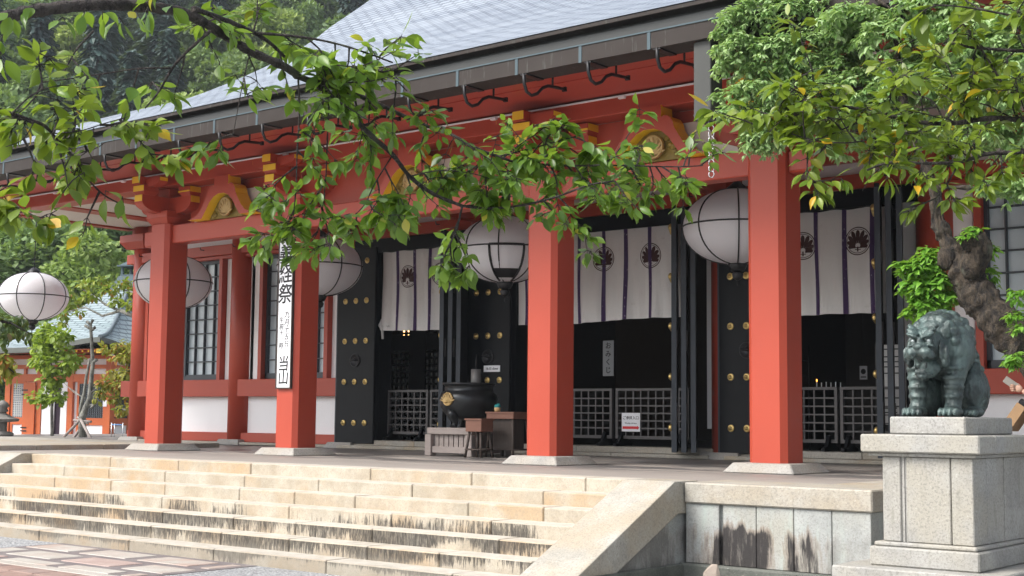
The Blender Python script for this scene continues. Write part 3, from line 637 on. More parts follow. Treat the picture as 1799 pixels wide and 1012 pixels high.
# ================================================================== curtains
def fan(mb, cx, cz, y, r):
    yy = lambda x, z: y(x, z)
    def ring(r0, r1, n=36):
        V = []; 
        for i in range(n):
            a = 2*math.pi*i/n
            for q in (r0, r1): x, z = cx+q*math.cos(a), cz+q*math.sin(a); V.append((x, yy(x, z), z))
        mb.add(V, [(2*i, 2*i+1, (2*i+3) % (2*n), (2*i+2) % (2*n)) for i in range(n)])
    ring(r*.93, r); ring(r*.82, r*.86)
    bz = cz-.42*r
    for k in range(9):
        a = R_(-84+21*k); L = r*(1.20 if abs(k-4) < 2 else 1.08 if abs(k-4) < 3 else .92 if abs(k-4) < 4 else .74); wd = r*.155
        d = (math.sin(a), math.cos(a)); p = (d[1], -d[0]); pts = [(.22, .25), (.5, .75), (.8, 1.0), (.95, .62), (1, 0), (.95, -.62), (.8, -1.0), (.5, -.75), (.22, -.25)]
        V = [(cx+d[0]*t*L+p[0]*s*wd, 0, bz+d[1]*t*L+p[1]*s*wd) for t, s in pts]; V = [(x, yy(x, z), z) for x, _, z in V]; mb.add(V, [tuple(range(9))])
    for (a, b, c, d) in ((-.34, .34, -.50, -.43), (-.05, .05, -.74, -.40), (-.22, .22, -.62, -.57)):
        V = [(cx+a*r, 0, cz+c*r), (cx+b*r, 0, cz+c*r), (cx+b*r, 0, cz+d*r), (cx+a*r, 0, cz+d*r)]; mb.add([(x, yy(x, z), z) for x, _, z in V], [(0, 1, 2, 3)])
def curtain(label, x0, x1, z0, z1, stripes, crests, y0, seed, tied=False):
    t = thing('door_curtain', label, 'curtain', ((x0+x1)/2, y0, z1), 'crested curtains over the doorways')
    def yf(x, z):
        k = (z1-z)/(z1-z0); return y0+(.026*math.sin(x*9.3+seed+.5*math.sin(z*1.7))+.016*math.sin(x*21+seed*2.1+z*1.3))*(.25+.9*k)+.014*math.sin(z*3+x*2+seed)
    def zf(x, z): 
        k = (z1-z)/(z1-z0); return z-k*(.022*math.sin(x*1.6+seed)+.004*math.sin(x*13+seed))-(.02*math.sin((x-x0)*6)**2)*(1-k)
    nx, nz = int((x1-x0)/.035), 30; V = []
    for j in range(nz+1):
        for i in range(nx+1):
            x = x0+(x1-x0)*i/nx; z = z0+(z1-z0)*j/nz; V.append((x, yf(x, z), zf(x, z)))
    m = MB(); m.add(V, [(j*(nx+1)+i, j*(nx+1)+i+1, (j+1)*(nx+1)+i+1, (j+1)*(nx+1)+i) for j in range(nz) for i in range(nx)], 0, True)
    b = m.build('cloth', cloth, t, False)
    for xs in stripes:
        m = MB(); V = []; wd = .038
        for j in range(nz+1):
            for q in (-wd, -wd*.33, wd*.33, wd): z = z0+(z1-z0)*j/nz; x = xs+q; V.append((x, yf(x, z)-.008, zf(x, z)))
        m.add(V, [(j*4+i, j*4+i+1, j*4+5+i, j*4+4+i) for j in range(nz) for i in range(3)], 0, True); m.build('purple_stripe', purple, t)
    for cx, cz in crests:
        m = MB(); fan(m, cx, cz, lambda x, z: yf(x, z)-.005, .225); m.build('fan_crest', crestm, t)
    m = MB(); m.tube([(x0-.1, y0+.02, z1+.01), (x1+.1, y0+.02, z1+.01)], .02, 6); m.build('curtain_rail', black, t)
    if tied:
        m = MB(); m.tube([(x0+.0, y0-.01, z0+.25), (x0-.02, y0-.03, z0+.12), (x0+.03, y0-.02, z0), (x0+.05, y0-.03, z0-.16)], [.02, .05, .03, .025], 6); m.tube([(x0, y0-.03, z0+.10), (x0+.22, y0-.03, z0+.10)], .014, 5); m.build('tie_cord', cloth, t)
    return t
NYv = 4.3
cxs = lambda px, py=470: float(onY(px, py, NYv)[0])
curtain('cream door curtain with purple bands and one corner tied in a knot', -4.95, -2.75, 2.38, 4.0, [cxs(699), cxs(729), cxs(757), cxs(787)], [(cxs(717, 491), 3.46), (cxs(775, 478), 3.46)], NYv, 1.0, True)
curtain('widest cream door curtain, its purple bands running over the fan crests', -1.42, 2.26, 2.38, 4.03, [-1.2, -.68, -.16]+[cxs(q) for q in (1017, 1060, 1100, 1143, 1187)], [(-.68, 3.49), (cxs(1060), 3.50), (cxs(1143), 3.49)], NYv, 2.2)
curtain('cream door curtain with crests between purple bands in the doorway behind the lion', 4.0, 5.93, 2.31, 3.99, [4.2]+[cxs(q) for q in (1435, 1484, 1534)], [(cxs(1411, 445), 3.45), (cxs(1508, 437), 3.46)], NYv, 3.1)
# ================================================================== lanterns
def lantern(x, y, z, label, panel=False, hang=5.1):
    t = thing('paper_lantern', label, 'lantern', (x, y, z), 'round white lanterns hung along the porch'); Rx, Rz = .81, .565
    a0 = .16; prof = [(Rx*math.sin(a)**.92, Rz*math.cos(a)) for a in np.linspace(math.pi-a0, a0, 22)]
    m = MB(); m.lathe(prof, (x, y, z), 48); m.build('shell', lanternm, t)
    m = MB(); m.tube([(x+(Rx+.006)*math.cos(q), y+(Rx+.006)*math.sin(q), z) for q in np.linspace(0, 2*math.pi, 48, endpoint=False)], .013, 5, 0, True)
    for k in range(8):
        q = math.pi*k/4+.55; m.tube([(x+(r+.006)*math.cos(q), y+(r+.006)*math.sin(q), z+h) for r, h in prof[::1]], .012, 5)
    m.build('ribs', iron, t)
    m = MB(); m.lathe([(.17, Rz*.97), (.15, Rz+.03), (.09, Rz+.08), (.05, Rz+.12)], (x, y, z), 18); m.build('top_cap', iron, t); m = MB(); m.lathe([(.10, -Rz-.10), (.13, -Rz-.04), (.15, -Rz*.97)], (x, y, z), 18); m.build('bottom_cap', iron, t)
    m = MB(); m.lathe([(.02, -Rz-.24), (.07, -Rz-.21), (.085, -Rz-.15), (.06, -Rz-.10)], (x, y, z), 14); m.tube([(x, y, z-Rz-.23), (x, y, z-Rz-.31), (x+.02, y, z-Rz-.33)], .01, 5); m.build('tassel_knob', iron, t)
    m = MB(); m.tube([(x, y, z+Rz+.1), (x, y, hang)], .012, 5); m.build('hanger', iron, t)
    if panel:
        def pt(az, el): return (x+(Rx+.012)*math.cos(el)**.92*math.cos(az), y+(Rx+.012)*math.cos(el)**.92*math.sin(az), z+(Rz+.012)*math.sin(el))
        azc = math.atan2(CAM[1]-y, CAM[0]-x)+.03; m = MB(); n = 6
        for (e0, e1, mi) in ((-.50, -.72, 0), (-.72, -1.10, 1), (-1.10, -1.22, 0)):
            V = [pt(azc+(-.36+.72*i/n)*(1.0), e0+(e1-e0)*j/4) for j in range(5) for i in range(n+1)]; m.add(V, [(j*(n+1)+i, (j+1)*(n+1)+i, (j+1)*(n+1)+i+1, j*(n+1)+i+1) for j in range(4) for i in range(n)], mi, True)
        for sgn in (-1, 1): m.tube([pt(azc+sgn*.36, e) for e in np.linspace(0, -1.25, 9)], .022, 5, 1)
        m.tube([pt(azc+q, 0) for q in np.linspace(-.36, .36, 6)], .022, 5, 1); m.build('service_opening', [lanternm, iron], t)
    return t
lantern(-14.5, 2.25, 3.40, 'white paper lantern hanging clear of the hall above the young green tree', hang=5.6)
lantern(-9.14, 2.25, 3.44, 'white paper lantern half hidden behind the first red pillar before a lattice window', hang=4.9)
lantern(-4.62, 2.25, 3.50, 'white paper lantern between the hanging notice board and a black studded door', hang=4.9)
lantern(-.03, 2.25, 3.50, 'white paper lantern with a black framed opening above the incense burner', True, hang=4.9)
lantern(4.47, 2.25, 3.53, 'white paper lantern beside the widest curtain, partly hidden by the pillar nearest the lion', hang=4.9)
# ================================================================== hanging notice board on the second pillar
bx, bz0, bz1, by = -2.685, 1.12, 3.62, -.275
t = thing('notice_board', 'tall narrow white board with brushed black characters hanging on the second red pillar', 'sign', (bx, by, bz0))
m = MB(); m.box((bx-.165, by-.035, bz0), (bx+.165, by, bz1)); m.build('board', paper, t)
m = MB(); 
for a, b in (((bx-.185, by-.045, bz0-.02), (bx-.165, by+.005, bz1+.02)), ((bx+.165, by-.045, bz0-.02), (bx+.185, by+.005, bz1+.02)), ((bx-.165, by-.045, bz0-.02), (bx+.165, by+.005, bz0)), ((bx-.165, by-.045, bz1), (bx+.165, by+.005, bz1+.02))): m.box(a, b)
m.build('frame', darkwood, t)
m = MB(); m.tube([(bx-.10, by-.02, bz1+.02), (bx-.20, by-.01, 4.13)], .009, 5); m.tube([(bx-.10, by-.02, bz1+.02), (bx+.10, by-.01, 4.15)], .009, 5); m.build('cord', darkwood, t)
SH = Matrix(((1, .10, 0, 0), (0, 1, 0, 0), (0, 0, 1, 0), (0, 0, 0, 1)))
for s, x, z, sz in (('義', 0, 3.33, .30), ('経', 0, 3.0, .30), ('祭', 0, 2.66, .31), ('九', .06, 2.33, .145), ('月', .06, 2.20, .14), ('十', .06, 2.08, .14), ('五', .06, 1.96, .14), ('日', .06, 1.84, .13), ('午', -.075, 2.24, .125), ('前', -.075, 2.13, .125), ('十', -.075, 2.02, .12), ('一', -.075, 1.92, .12), ('時', -.075, 1.81, .125), ('当', 0, 1.50, .24), ('山', 0, 1.27, .24)):
    text(s, sz*(1.13 if sz > .2 else .9), ink, t, placed(bx+x, by-.037, z) @ SH @ Matrix.Rotation(rnd.uniform(-.06, .06), 4, 'Z'), bold=(.015 if sz > .2 else .006)*sz)
# ================================================================== signs
t = thing('door_sign', 'small white printed plate on the black studded door behind the incense burner', 'sign', (-1.84, 4.09, 1.56))
m = MB(); m.box((-2.04, 4.085, 1.505), (-1.645, 4.098, 1.625)); m.build('plate', paper, t); text('16:15 close', .066, ink, t, placed(-1.842, 4.084, 1.565), bold=.001)
t = thing('entrance_sign', 'white paper sign with a red arrow tied to the lattice barrier in the central doorway', 'sign', (1.0, 4.53, .45))
m = MB(); m.box((.815, 4.522, .43), (1.20, 4.528, .755)); m.build('paper_sheet', paper, t)
text('ご参拝入口', .068, ink, t, placed(1.007, 4.521, .665), bold=.0005); text('Worship entrance', .034, ink, t, placed(1.007, 4.521, .575))
m = MB(); m.prism([(.835, .475), (1.15, .475), (1.15, .462), (1.185, .497), (1.15, .532), (1.15, .52), (.835, .52)], 'y', 4.516, 4.521); m.build('red_arrow', redink, t)
t = thing('fortune_sign', 'narrow pale strip with vertical brush writing hanging in the dark behind the central barrier', 'sign', (.2, 5.0, 1.7))
m = MB(); m.box((.06, 5.0, 1.43), (.30, 5.012, 2.08)); m.build('strip', simple('grey_paper', (.22, .23, .24), .8), t)
for i, s in enumerate('おみくじ'): text(s, .13, ink, t, placed(.18, 4.999, 1.98-.15*i), bold=.002)
m = MB(); m.tube([(.18, 5.0, 2.08), (.18, 5.0, 4.1)], .006, 4); m.build('cord', iron, t)
t = thing('information_board', 'pale upright information board in the dark doorway beside the lion statue', 'board', (5.75, 4.75, .17))
m = MB(); m.box((5.45, 4.95, .6), (5.95, 4.98, 1.86)); m.build('panel', simple('board_paper', (.5, .5, .5), .7), t); m = MB(); m.box((5.41, 4.94, .17), (5.45, 5.0, 1.9)); m.box((5.95, 4.94, .17), (5.99, 5.0, 1.9)); m.build('frame', iron, t)
m = MB()
for z in (1.78, 1.66, 1.58, 1.5, 1.4, .85, .78): m.box((5.5+.03*(z > 1.7), 4.944, z), (5.86-.1*(z < 1), 4.949, z+.02))
m.build('print_lines', ink, t)
t = thing('small_notice', 'small grey notice with a round emblem hanging in the dark doorway behind the lion', 'sign', (5.05, 5.4, 1.4))
m = MB(); m.box((4.93, 5.4, 1.33), (5.06, 5.41, 1.55)); m.build('sheet', simple('notice_paper', (.25, .25, .26), .8), t); m = MB(); m.lathe([(.045, 0), (.045, -.004), (.03, -.004), (.03, 0)], (4.995, 5.399, 1.46), 16, 0, 'y'); m.box((4.95, 5.394, 1.36), (5.04, 5.399, 1.38)); m.build('emblem', ink, t)
m = MB(); m.tube([(4.995, 5.405, 1.55), (4.995, 5.405, 4.3)], .004, 4); m.build('cord', iron, t)
# candle stand inside right door
t = thing('candle_stand', 'dark iron candle stand with a row of thin white candles behind a lattice barrier', 'stand', (4.25, 5.2, .15))
m = MB(); m.box((4.05, 5.1, 1.16), (4.75, 5.3, 1.19)); m.tube([(4.12, 5.2, .15), (4.12, 5.2, 1.17)], .02, 6); m.tube([(4.68, 5.2, .15), (4.68, 5.2, 1.17)], .02, 6); m.tube([(4.12, 5.2, 1.17), (4.12, 5.2, 1.9)], .012, 5); m.tube([(3.95, 5.2, 1.65), (4.13, 5.2, 1.65)], .012, 5); m.tube([(3.95, 5.2, 1.4), (4.13, 5.2, 1.4)], .012, 5); m.build('rack', iron, t)
flame = bpy.data.materials.new('candle_flame'); flame.use_nodes = True; nf = flame.node_tree; nf.nodes.clear(); em = nf.nodes.new('ShaderNodeEmission'); em.inputs[0].default_value = (1, .32, .05, 1); em.inputs[1].default_value = 2.2; ou = nf.nodes.new('ShaderNodeOutputMaterial'); nf.links.new(em.outputs[0], ou.inputs[0])
for i in range(6):
    x = 4.26+.085*i; m = MB(); m.lathe([(.011, 1.19), (.009, 1.29-.01*(i % 2))], (x, 5.2, 0), 8); cn = m.build('candle', paper, t)
    if i == 0: m = MB(); m.ball((x, 5.2, 1.315), (.011, .011, .024), 8, 6); m.build('flame', flame, cn)
# ================================================================== lattice barriers
def barrier(label, x0, x1, y=4.55, z0=.30, z1=1.19, foot=(1, 1)):
    t = thing('lattice_barrier', label, 'barrier', ((x0+x1)/2, y, .17), 'lattice barriers across the doorways')
    m = MB(); m.box((x0, y-.03, z0), (x0+.05, y+.03, z1)); m.box((x1-.05, y-.03, z0), (x1, y+.03, z1)); m.box((x0+.05, y-.03, z0), (x1-.05, y+.03, z0+.055)); m.box((x0+.05, y-.03, z1-.045), (x1-.05, y+.03, z1)); m.build('frame', lattice, t)
    m = MB(); n = max(3, round((x1-x0-.1)/.165))
    for i in range(1, n): x = x0+.05+(x1-x0-.1)*i/n; m.box((x-.013, y-.012, z0+.05), (x+.013, y+.012, z1-.04))
    for i in range(1, 6): z = z0+.055+(z1-z0-.1)*i/6; m.box((x0+.04, y-.017, z-.013), (x1-.04, y+.017, z+.013))
    m.build('grid', lattice, t)
    for s, x in zip(foot, (x0+.14, x1-.14)):
        if s: m = MB(); m.prism([(y-.26, .17), (y-.26, .22), (y-.15, .25), (y-.06, .42), (y+.06, .42), (y+.15, .25), (y+.26, .22), (y+.26, .17)], 'x', x-.03, x+.03); m.build('foot', black, t)
    return t
t = thing('inner_lamp', 'warm lit lamp glowing through the dark lattice screen inside the hall', 'lamp', (-7.49, 7.8, 2.67))
m = MB(); m.lathe([(.02, 2.35), (.16, 2.4), (.18, 2.65), (.16, 2.9), (.02, 2.95)], (-7.49, 7.8, .02), 16)
lmp = bpy.data.materials.new('lamp_glow'); lmp.use_nodes = True; nf = lmp.node_tree; nf.nodes.clear(); em = nf.nodes.new('ShaderNodeEmission'); em.inputs[0].default_value = (1, .55, .2, 1); em.inputs[1].default_value = 2; ou = nf.nodes.new('ShaderNodeOutputMaterial'); nf.links.new(em.outputs[0], ou.inputs[0]); m.build('shade', lmp, t)
m = MB(); m.tube([(-7.49, 7.8, 2.95), (-7.49, 7.8, 4.9)], .01, 5); m.build('cord', iron, t)
barrier('dark lattice barrier panel under the knotted curtain, next to the studded door', -4.98, -3.86)
barrier('dark lattice barrier panel partly hidden behind the incense burner', -3.80, -2.72)
barrier('dark lattice barrier panel beside a pillar under the widest curtain, without a sign', -1.10, .60)
barrier('dark lattice barrier panel carrying the white paper sign', .68, 2.20)
barrier('dark lattice barrier panel in front of the candle stand', 3.95, 4.95)
barrier('dark lattice barrier panel behind the pedestal of the lion statue', 5.0, 6.05)
# ================================================================== incense burner and stands
BX, BY = -.70, 2.12
t = thing('wooden_plinth', 'weathered greyish wooden plinth with slatted sides under the incense burner', 'stand', (BX, BY, 0))
m = MB(); h = .455
m.box((BX-.5, BY-.5, .36), (BX+.5, BY+.5, .475), 0, .012); m.build('top_slab', greywood, t)
for sx in (-1, 1):
    for sy in (-1, 1): m = MB(); m.box((BX+sx*h-.07, BY+sy*h-.07, 0), (BX+sx*h+.07, BY+sy*h+.07, .358), 0, .008); m.build('leg', greywood, t)
m = MB()
for i in range(7):
    q = -.33+.11*i
    for s in (-1, 1): m.box((BX+q-.045, BY+s*.42-.015, .16), (BX+q+.045, BY+s*.42+.015, .358)); m.box((BX+s*.42-.015, BY+q-.045, .16), (BX+s*.42+.015, BY+q+.045, .358))
for s in (-1, 1): m.box((BX-.384, BY+s*h-.035, .05), (BX+.384, BY+s*h+.035, .16), 0, .006); m.box((BX+s*h-.035, BY-.384, .05), (BX+s*h+.035, BY+.384, .16), 0, .006)
m.build('slats', greywood, t)
t = thing('incense_burner', 'large dark bronze incense burner with a gold fan crest and three beast legs', 'incense burner', (BX, BY, .475))
m = MB(); m.lathe([(r_*.86, z_) for r_, z_ in [(.10, .60), (.34, .63), (.48, .72), (.56, .84), (.585, .96), (.55, 1.05), (.49, 1.09), (.475, 1.11), (.475, 1.18), (.50, 1.20), (.535, 1.205), (.535, 1.235), (.50, 1.235), (.46, 1.20), (.44, 1.12), (.01, 1.1)]], (BX, BY, 0), 48); m.build('bowl', potm, t)
for k in range(3):
    a = R_(-92+120*k); c = np.array([BX+.30*math.cos(a), BY+.30*math.sin(a), 0]); d = np.array([math.cos(a), math.sin(a), 0])
    m = MB(); m.tube([c+d*.08+np.array([0, 0, .76]), c+d*.10+np.array([0, 0, .68]), c+d*.02+np.array([0, 0, .58]), c+d*.03+np.array([0, 0, .52]), c+d*.08+np.array([0, 0, .485])], [.10, .09, .055, .05, .065], 10); m.ball(c+d*.14+np.array([0, 0, .70]), (.05, .05, .04)); m.build('leg', potm, t)
    m = MB(); 
a = R_(-93); c = np.array([BX+.49*math.cos(a), BY+.49*math.sin(a), .955]); m = MB(); m.lathe([(.115, 0), (.115, -.03), (.10, -.035), (.10, -.02), (.001, -.02)], (0, 0, 0), 26, 0, 'y')
for q in range(9):
    b = R_(-72+18*q); m.ball((math.sin(b)*.10, -.028, -.06+math.cos(b)*.085), (.016, .012, .08), 8, 6, 0, Matrix.Rotation(b, 3, 'Y'))
cr = m.build('fan_crest', gold, None); cr.data.transform(Matrix.Translation(c) @ Matrix.Rotation(a+math.pi/2, 4, 'Z')); setpar(cr, t)
m = MB(); m.lathe([(.09, 1.1), (.085, 1.47), (.075, 1.47), (.07, 1.2)], (BX+.16, BY, 0), 16); m.build('flue', simple('ash_pipe', (.16, .155, .15), .6, .4), t)
m = MB(); m.tube([(BX+.16, BY, 1.46), (BX+.16, BY, 1.62), (BX+.17, BY, 1.72)], [.012, .014, .006], 5); m.build('incense_holder', iron, t)
TX, TY = .06, 1.52
def woodstand(label, x0, x1, y0, y1, ztop, box_h, cat):
    t = thing('small_stand', label, cat, ((x0+x1)/2, (y0+y1)/2, 0))
    m = MB(); m.box((x0, y0, ztop-box_h), (x1, y1, ztop), 0, .006); m.box((x0-.015, y0-.015, ztop-.025), (x1+.015, y1+.015, ztop+.004), 0, .003); m.build('box_top', redwood, t)
    for ax, bx_ in ((x0, -1), (x1, 1)):
        for ay, by_ in ((y0, -1), (y1, 1)):
            m = MB(); px_, py_ = ax-bx_*.05, ay-by_*.05; qx, qy = ax+bx_*.0, ay+by_*.0
            m.tube([(px_, py_, ztop-box_h), (qx, qy, 0)], .022, 6); m.build('leg', darkwood, t)
    m = MB()
    for a, b in (((x0, y0), (x1, y0)), ((x0, y1), (x1, y1)), ((x0, y0), (x0, y1)), ((x1, y0), (x1, y1))): m.tube([(*a, .13), (*b, .13)], .015, 6)
    m.build('stretcher', darkwood, t); return t
woodstand('small reddish wooden collection box on four thin legs, in front of the incense burner', -.12, .22, 1.38, 1.68, .63, .21, 'box')
t = woodstand('dark worn wooden side table with a flat reddish tray top beside the incense burner', -.08, .50, 1.86, 2.30, .745, .115, 'table')
m = MB(); m.box((.02, 1.92, .14), (.42, 2.24, .62)); m.build('side_panel', darkwood, t)
t = thing('cup', 'small tan cup with a teal cloth in it on the side table', 'cup', (.06, 1.98, .75)); m = MB(); m.lathe([(.05, .75), (.055, .82)], (.06, 1.98, 0), 14); m.build('cup_body', simple('tan_cup', (.5, .33, .16), .6), t)
m = MB(); m.ball((.06, 1.98, .84), (.058, .05, .04)); m.ball((.09, 1.97, .855), (.03, .03, .035)); m.build('cloth', simple('teal_cloth', (.01, .19, .20), .8), t)
# ================================================================== pedestal and lion
PX0, PX1, PY0, PY1 = 9.53, 10.57, -4.50, -3.05
t = thing('stone_pedestal', 'speckled granite pedestal with stepped base and cap carrying the bronze lion', 'pedestal', (10.05, -3.8, GROUND))
m = MB(); blockrow(m, PX0-.50, PX1+.45, PY0-.42, PY1+.5, GROUND-.1, -.79, 1.1, 1.4, .012); m.build('ground_step', pedstone, t)
m = MB(); blockrow(m, PX0-.18, PX1+.2, PY0-.22, PY1+.3, -.79, -.565, .7, 1.4, .012); m.build('lower_step', pedstone, t)
m = MB(); m.box((PX0+.07, PY0+.0, -.562), (PX1-.02, PY1, -.40), 0, .014); m.box((PX0+.10, PY0+.03, -.398), (PX1-.05, PY1-.04, -.36), 0, .012); m.build('base_block', pedstone, t)
sx0, sx1, sy0, sy1 = PX0+.16, PX1-.085, PY0+.085, PY1-.12
m = MB(); 
for a, b, dy in ((sx0, sx0+.165, 0), (sx0+.215, sx0+.60, -.0), (sx0+.605, sx1, -.004)): m.box((a+.002, sy0+dy, -.358), (b-.002, sy0+.3, .36), 0, .008)
m.box((sx0+.16, sy0+.02, -.358), (sx0+.22, sy0+.3, .36)); m.box((sx0+.184, sy0+.008, -.358), (sx0+.195, sy0+.3, .36)); m.box((sx0, sy0+.302, -.358), (sx0+.3, sy1, .36)); m.box((sx1-.3, sy0+.302, -.358), (sx1-.002, sy0+.7, .36), 0, .006); m.box((sx1-.3, sy0+.71, -.358), (sx1+.004, sy1, .36), 0, .006); m.box((sx0+.02, sy0+.3, -.358), (sx1-.02, sy1-.01, .35))
m.build('shaft', pedstone, t)
m = MB(); m.box((PX0+.05, PY0+.05, .362), (PX1-.05, PY1-.05, .392), 0, .006); m.box((PX0, PY0, .394), (PX1, PY0+.36, .548), 0, .012); m.box((PX0, PY0+.364, .394), (PX1+.002, PY1, .548), 0, .012); m.build('cap', pedstone, t)
m = MB(); m.box((9.735, -4.35, .55), (10.40, -3.22, .70), 0, .012); m.build('top_block', pedstone, t)
def lion():
    m = MB(); cx = 10.05; z = .70
    def B(x, y, zz, r, R=None): m.ball((cx+x, y, z+zz), r, 20, 14, 0, R)
    def T(pts, rad): m.tube([(cx+p[0], p[1], z+p[2]) for p in pts], rad, 14)
    for s in (-1, 1):
        T([(s*.175, -4.13, .02), (s*.175, -4.12, .12), (s*.18, -4.10, .30), (s*.19, -4.05, .48), (s*.18, -4.0, .62)], [.072, .074, .088, .115, .14])
        for q in range(5): B(s*.177, -4.132+.008*q, .10+.085*q, (.080+.008*q, .078+.006*q, .040))
        B(s*.178, -4.18, .045, (.105, .12, .05))
        for q in (-1.5, -.5, .5, 1.5):
            B(s*.178+q*.05, -4.275+.012*abs(q), .042, (.030, .05, .038)); B(s*.178+q*.05, -4.325+.012*abs(q), .022, (.012, .022, .014))
        B(s*.22, -3.70, .23, (.135, .22, .235)); B(s*.27, -3.86, .045, (.085, .16, .048))
        for q in (-1.5, -.5, .5, 1.5): B(s*.27+q*.043, -4.0, .036, (.026, .045, .033)); B(s*.27+q*.043, -4.045, .02, (.011, .02, .013))
        B(s*.17, -3.98, .60, (.16, .20, .22))                       # shoulder
        # mane locks
        for j in range(3):
            for q in range(6):
                a = -.35+q*.40; rr = .235+.035*j; B(s*(rr*math.sin(a)*.9), -4.12+.10*j, .70+rr*math.cos(a)*.78, (.058, .085, .05), Matrix.Rotation(s*a, 3, 'Y'))
        # face
        B(s*.155, -4.34, .59, (.026, .05, .095)); B(s*.195, -4.33, .56, (.022, .045, .075), Matrix.Rotation(s*.35, 3, 'Z')); B(s*.175, -4.30, .49, (.03, .06, .05))      # cheek flap
        B(s*.078, -4.475, .722, (.066, .034, .020), Matrix.Rotation(-s*.30, 3, 'Y')); B(s*.085, -4.445, .755, (.066, .04, .020), Matrix.Rotation(-s*.4, 3, 'Y')); B(s*.10, -4.40, .79, (.06, .04, .02), Matrix.Rotation(-s*.5, 3, 'Y'))
        B(s*.078, -4.44, .674, (.034, .03, .030)); B(s*.08, -4.455, .636, (.052, .026, .013), Matrix.Rotation(s*.25, 3, 'Y'))
        B(s*.062, -4.515, .568, (.062, .055, .045)); B(s*.10, -4.48, .545, (.04, .05, .04))        # muzzle pads
        for q in range(3): B(s*(.075+.02*q), -4.53+.018*q, .585-.022*q, (.045, .018, .007), Matrix.Rotation(s*.5, 3, 'Y'))
        m.lathe([(.060, 0), (.045, .05), (.012, .13)], (0, 0, 0), 12)
        n = 12*3; Rm = Matrix.Rotation(s*.55, 4, 'Y') @ Matrix.Rotation(.25, 4, 'X')
        for i in range(len(m.v)-n-n, len(m.v)): pass
        k0 = len(m.v)-2*n
        for i in range(k0, len(m.v)): p = Rm @ Vector((m.v[i][0], m.v[i][1]*.6, m.v[i][2])); m.v[i] = (cx+s*.135+p.x, -4.22+p.y, z+.735+p.z)
        B(s*.052, -4.475, .455, (.012, .012, .03))                                               # fangs
        B(s*.055, -4.535, .535, (.012, .012, .03))
    B(0, -3.82, .60, (.25, .34, .27)); B(0, -3.98, .56, (.19, .17, .19)); B(0, -3.80, .68, (.245, .32, .235)); B(0, -3.58, .30, (.24, .18, .30)); B(0, -3.56, .46, (.23, .20, .30))
    B(0, -4.12, .66, (.20, .20, .24)); B(0, -4.28, .65, (.155, .155, .15)); B(0, -4.34, .71, (.12, .09, .09)); B(0, -4.47, .60, (.075, .09, .07)); B(0, -4.535, .615, (.048, .035, .028)); B(0, -4.47, .66, (.03, .06, .05))
    B(0, -4.40, .378, (.082, .10, .022)); B(0, -4.485, .392, (.058, .03, .018)); B(0, -4.45, .358, (.048, .06, .028)); B(0, -4.27, .43, (.11, .05, .08))
    for q in range(5): B(-.04+.02*q, -4.49, .414, (.008, .008, .014))
    for q in range(7):                                                                           # back ridge
        a = q/6; B(0, -4.02+.55*a, .93-.50*a**1.6, (.05, .05, .045))
    for s in (-1, 1):
        for q in range(6): a = q/5; B(s*(.12+.05*a), -3.98+.50*a, .885-.44*a**1.5, (.075, .055, .05))
        for q in range(5): B(s*.235, -3.95+.12*q, .66-.10*q, (.06, .06, .05))
    T([(0, -3.42, .1), (.03, -3.36, .3), (0, -3.40, .5)], [.06, .065, .03])
    m.v = [(cx+(a-cx)*.90, -3.95+(b-(-3.95))*.88, z+(c_-z)*.955) for a, b, c_ in m.v]; me = m.mesh('lion', [bronzem]); o = bpy.data.objects.new('tmp', me); COL.objects.link(o)
    md = o.modifiers.new('r', 'REMESH'); md.mode = 'VOXEL'; md.voxel_size = .0078; sm = o.modifiers.new('s', 'SMOOTH'); sm.factor = .5; sm.iterations = 2
    dg = bpy.context.evaluated_depsgraph_get(); me2 = bpy.data.meshes.new_from_object(o.evaluated_get(dg)); bpy.data.objects.remove(o)
    me2.polygons.foreach_set('use_smooth', [True]*len(me2.polygons)); me2.materials.clear(); me2.materials.append(bronzem)
    ob = bpy.data.objects.new('tmp', me2); rough(ob, .0045, 16, (1, 1, .55), 3); bpy.data.objects.remove(ob); me2.polygons.foreach_set('use_smooth', [True]*len(me2.polygons))
    t = thing('lion_statue', 'green patinated bronze guardian lion sitting with open jaws on the granite pedestal', 'statue', (cx, -3.85, .70))
    b = link('body', me2, t)
    for s in (-1, 1): q = MB(); q.ball((cx+s*.078*.90, -3.95-.50*.88, z+.674*.955), (.024, .022, .021)); q.build('eye', simple('pale_bronze', (.30, .34, .34), .3, .3), b)
    return t
lion()
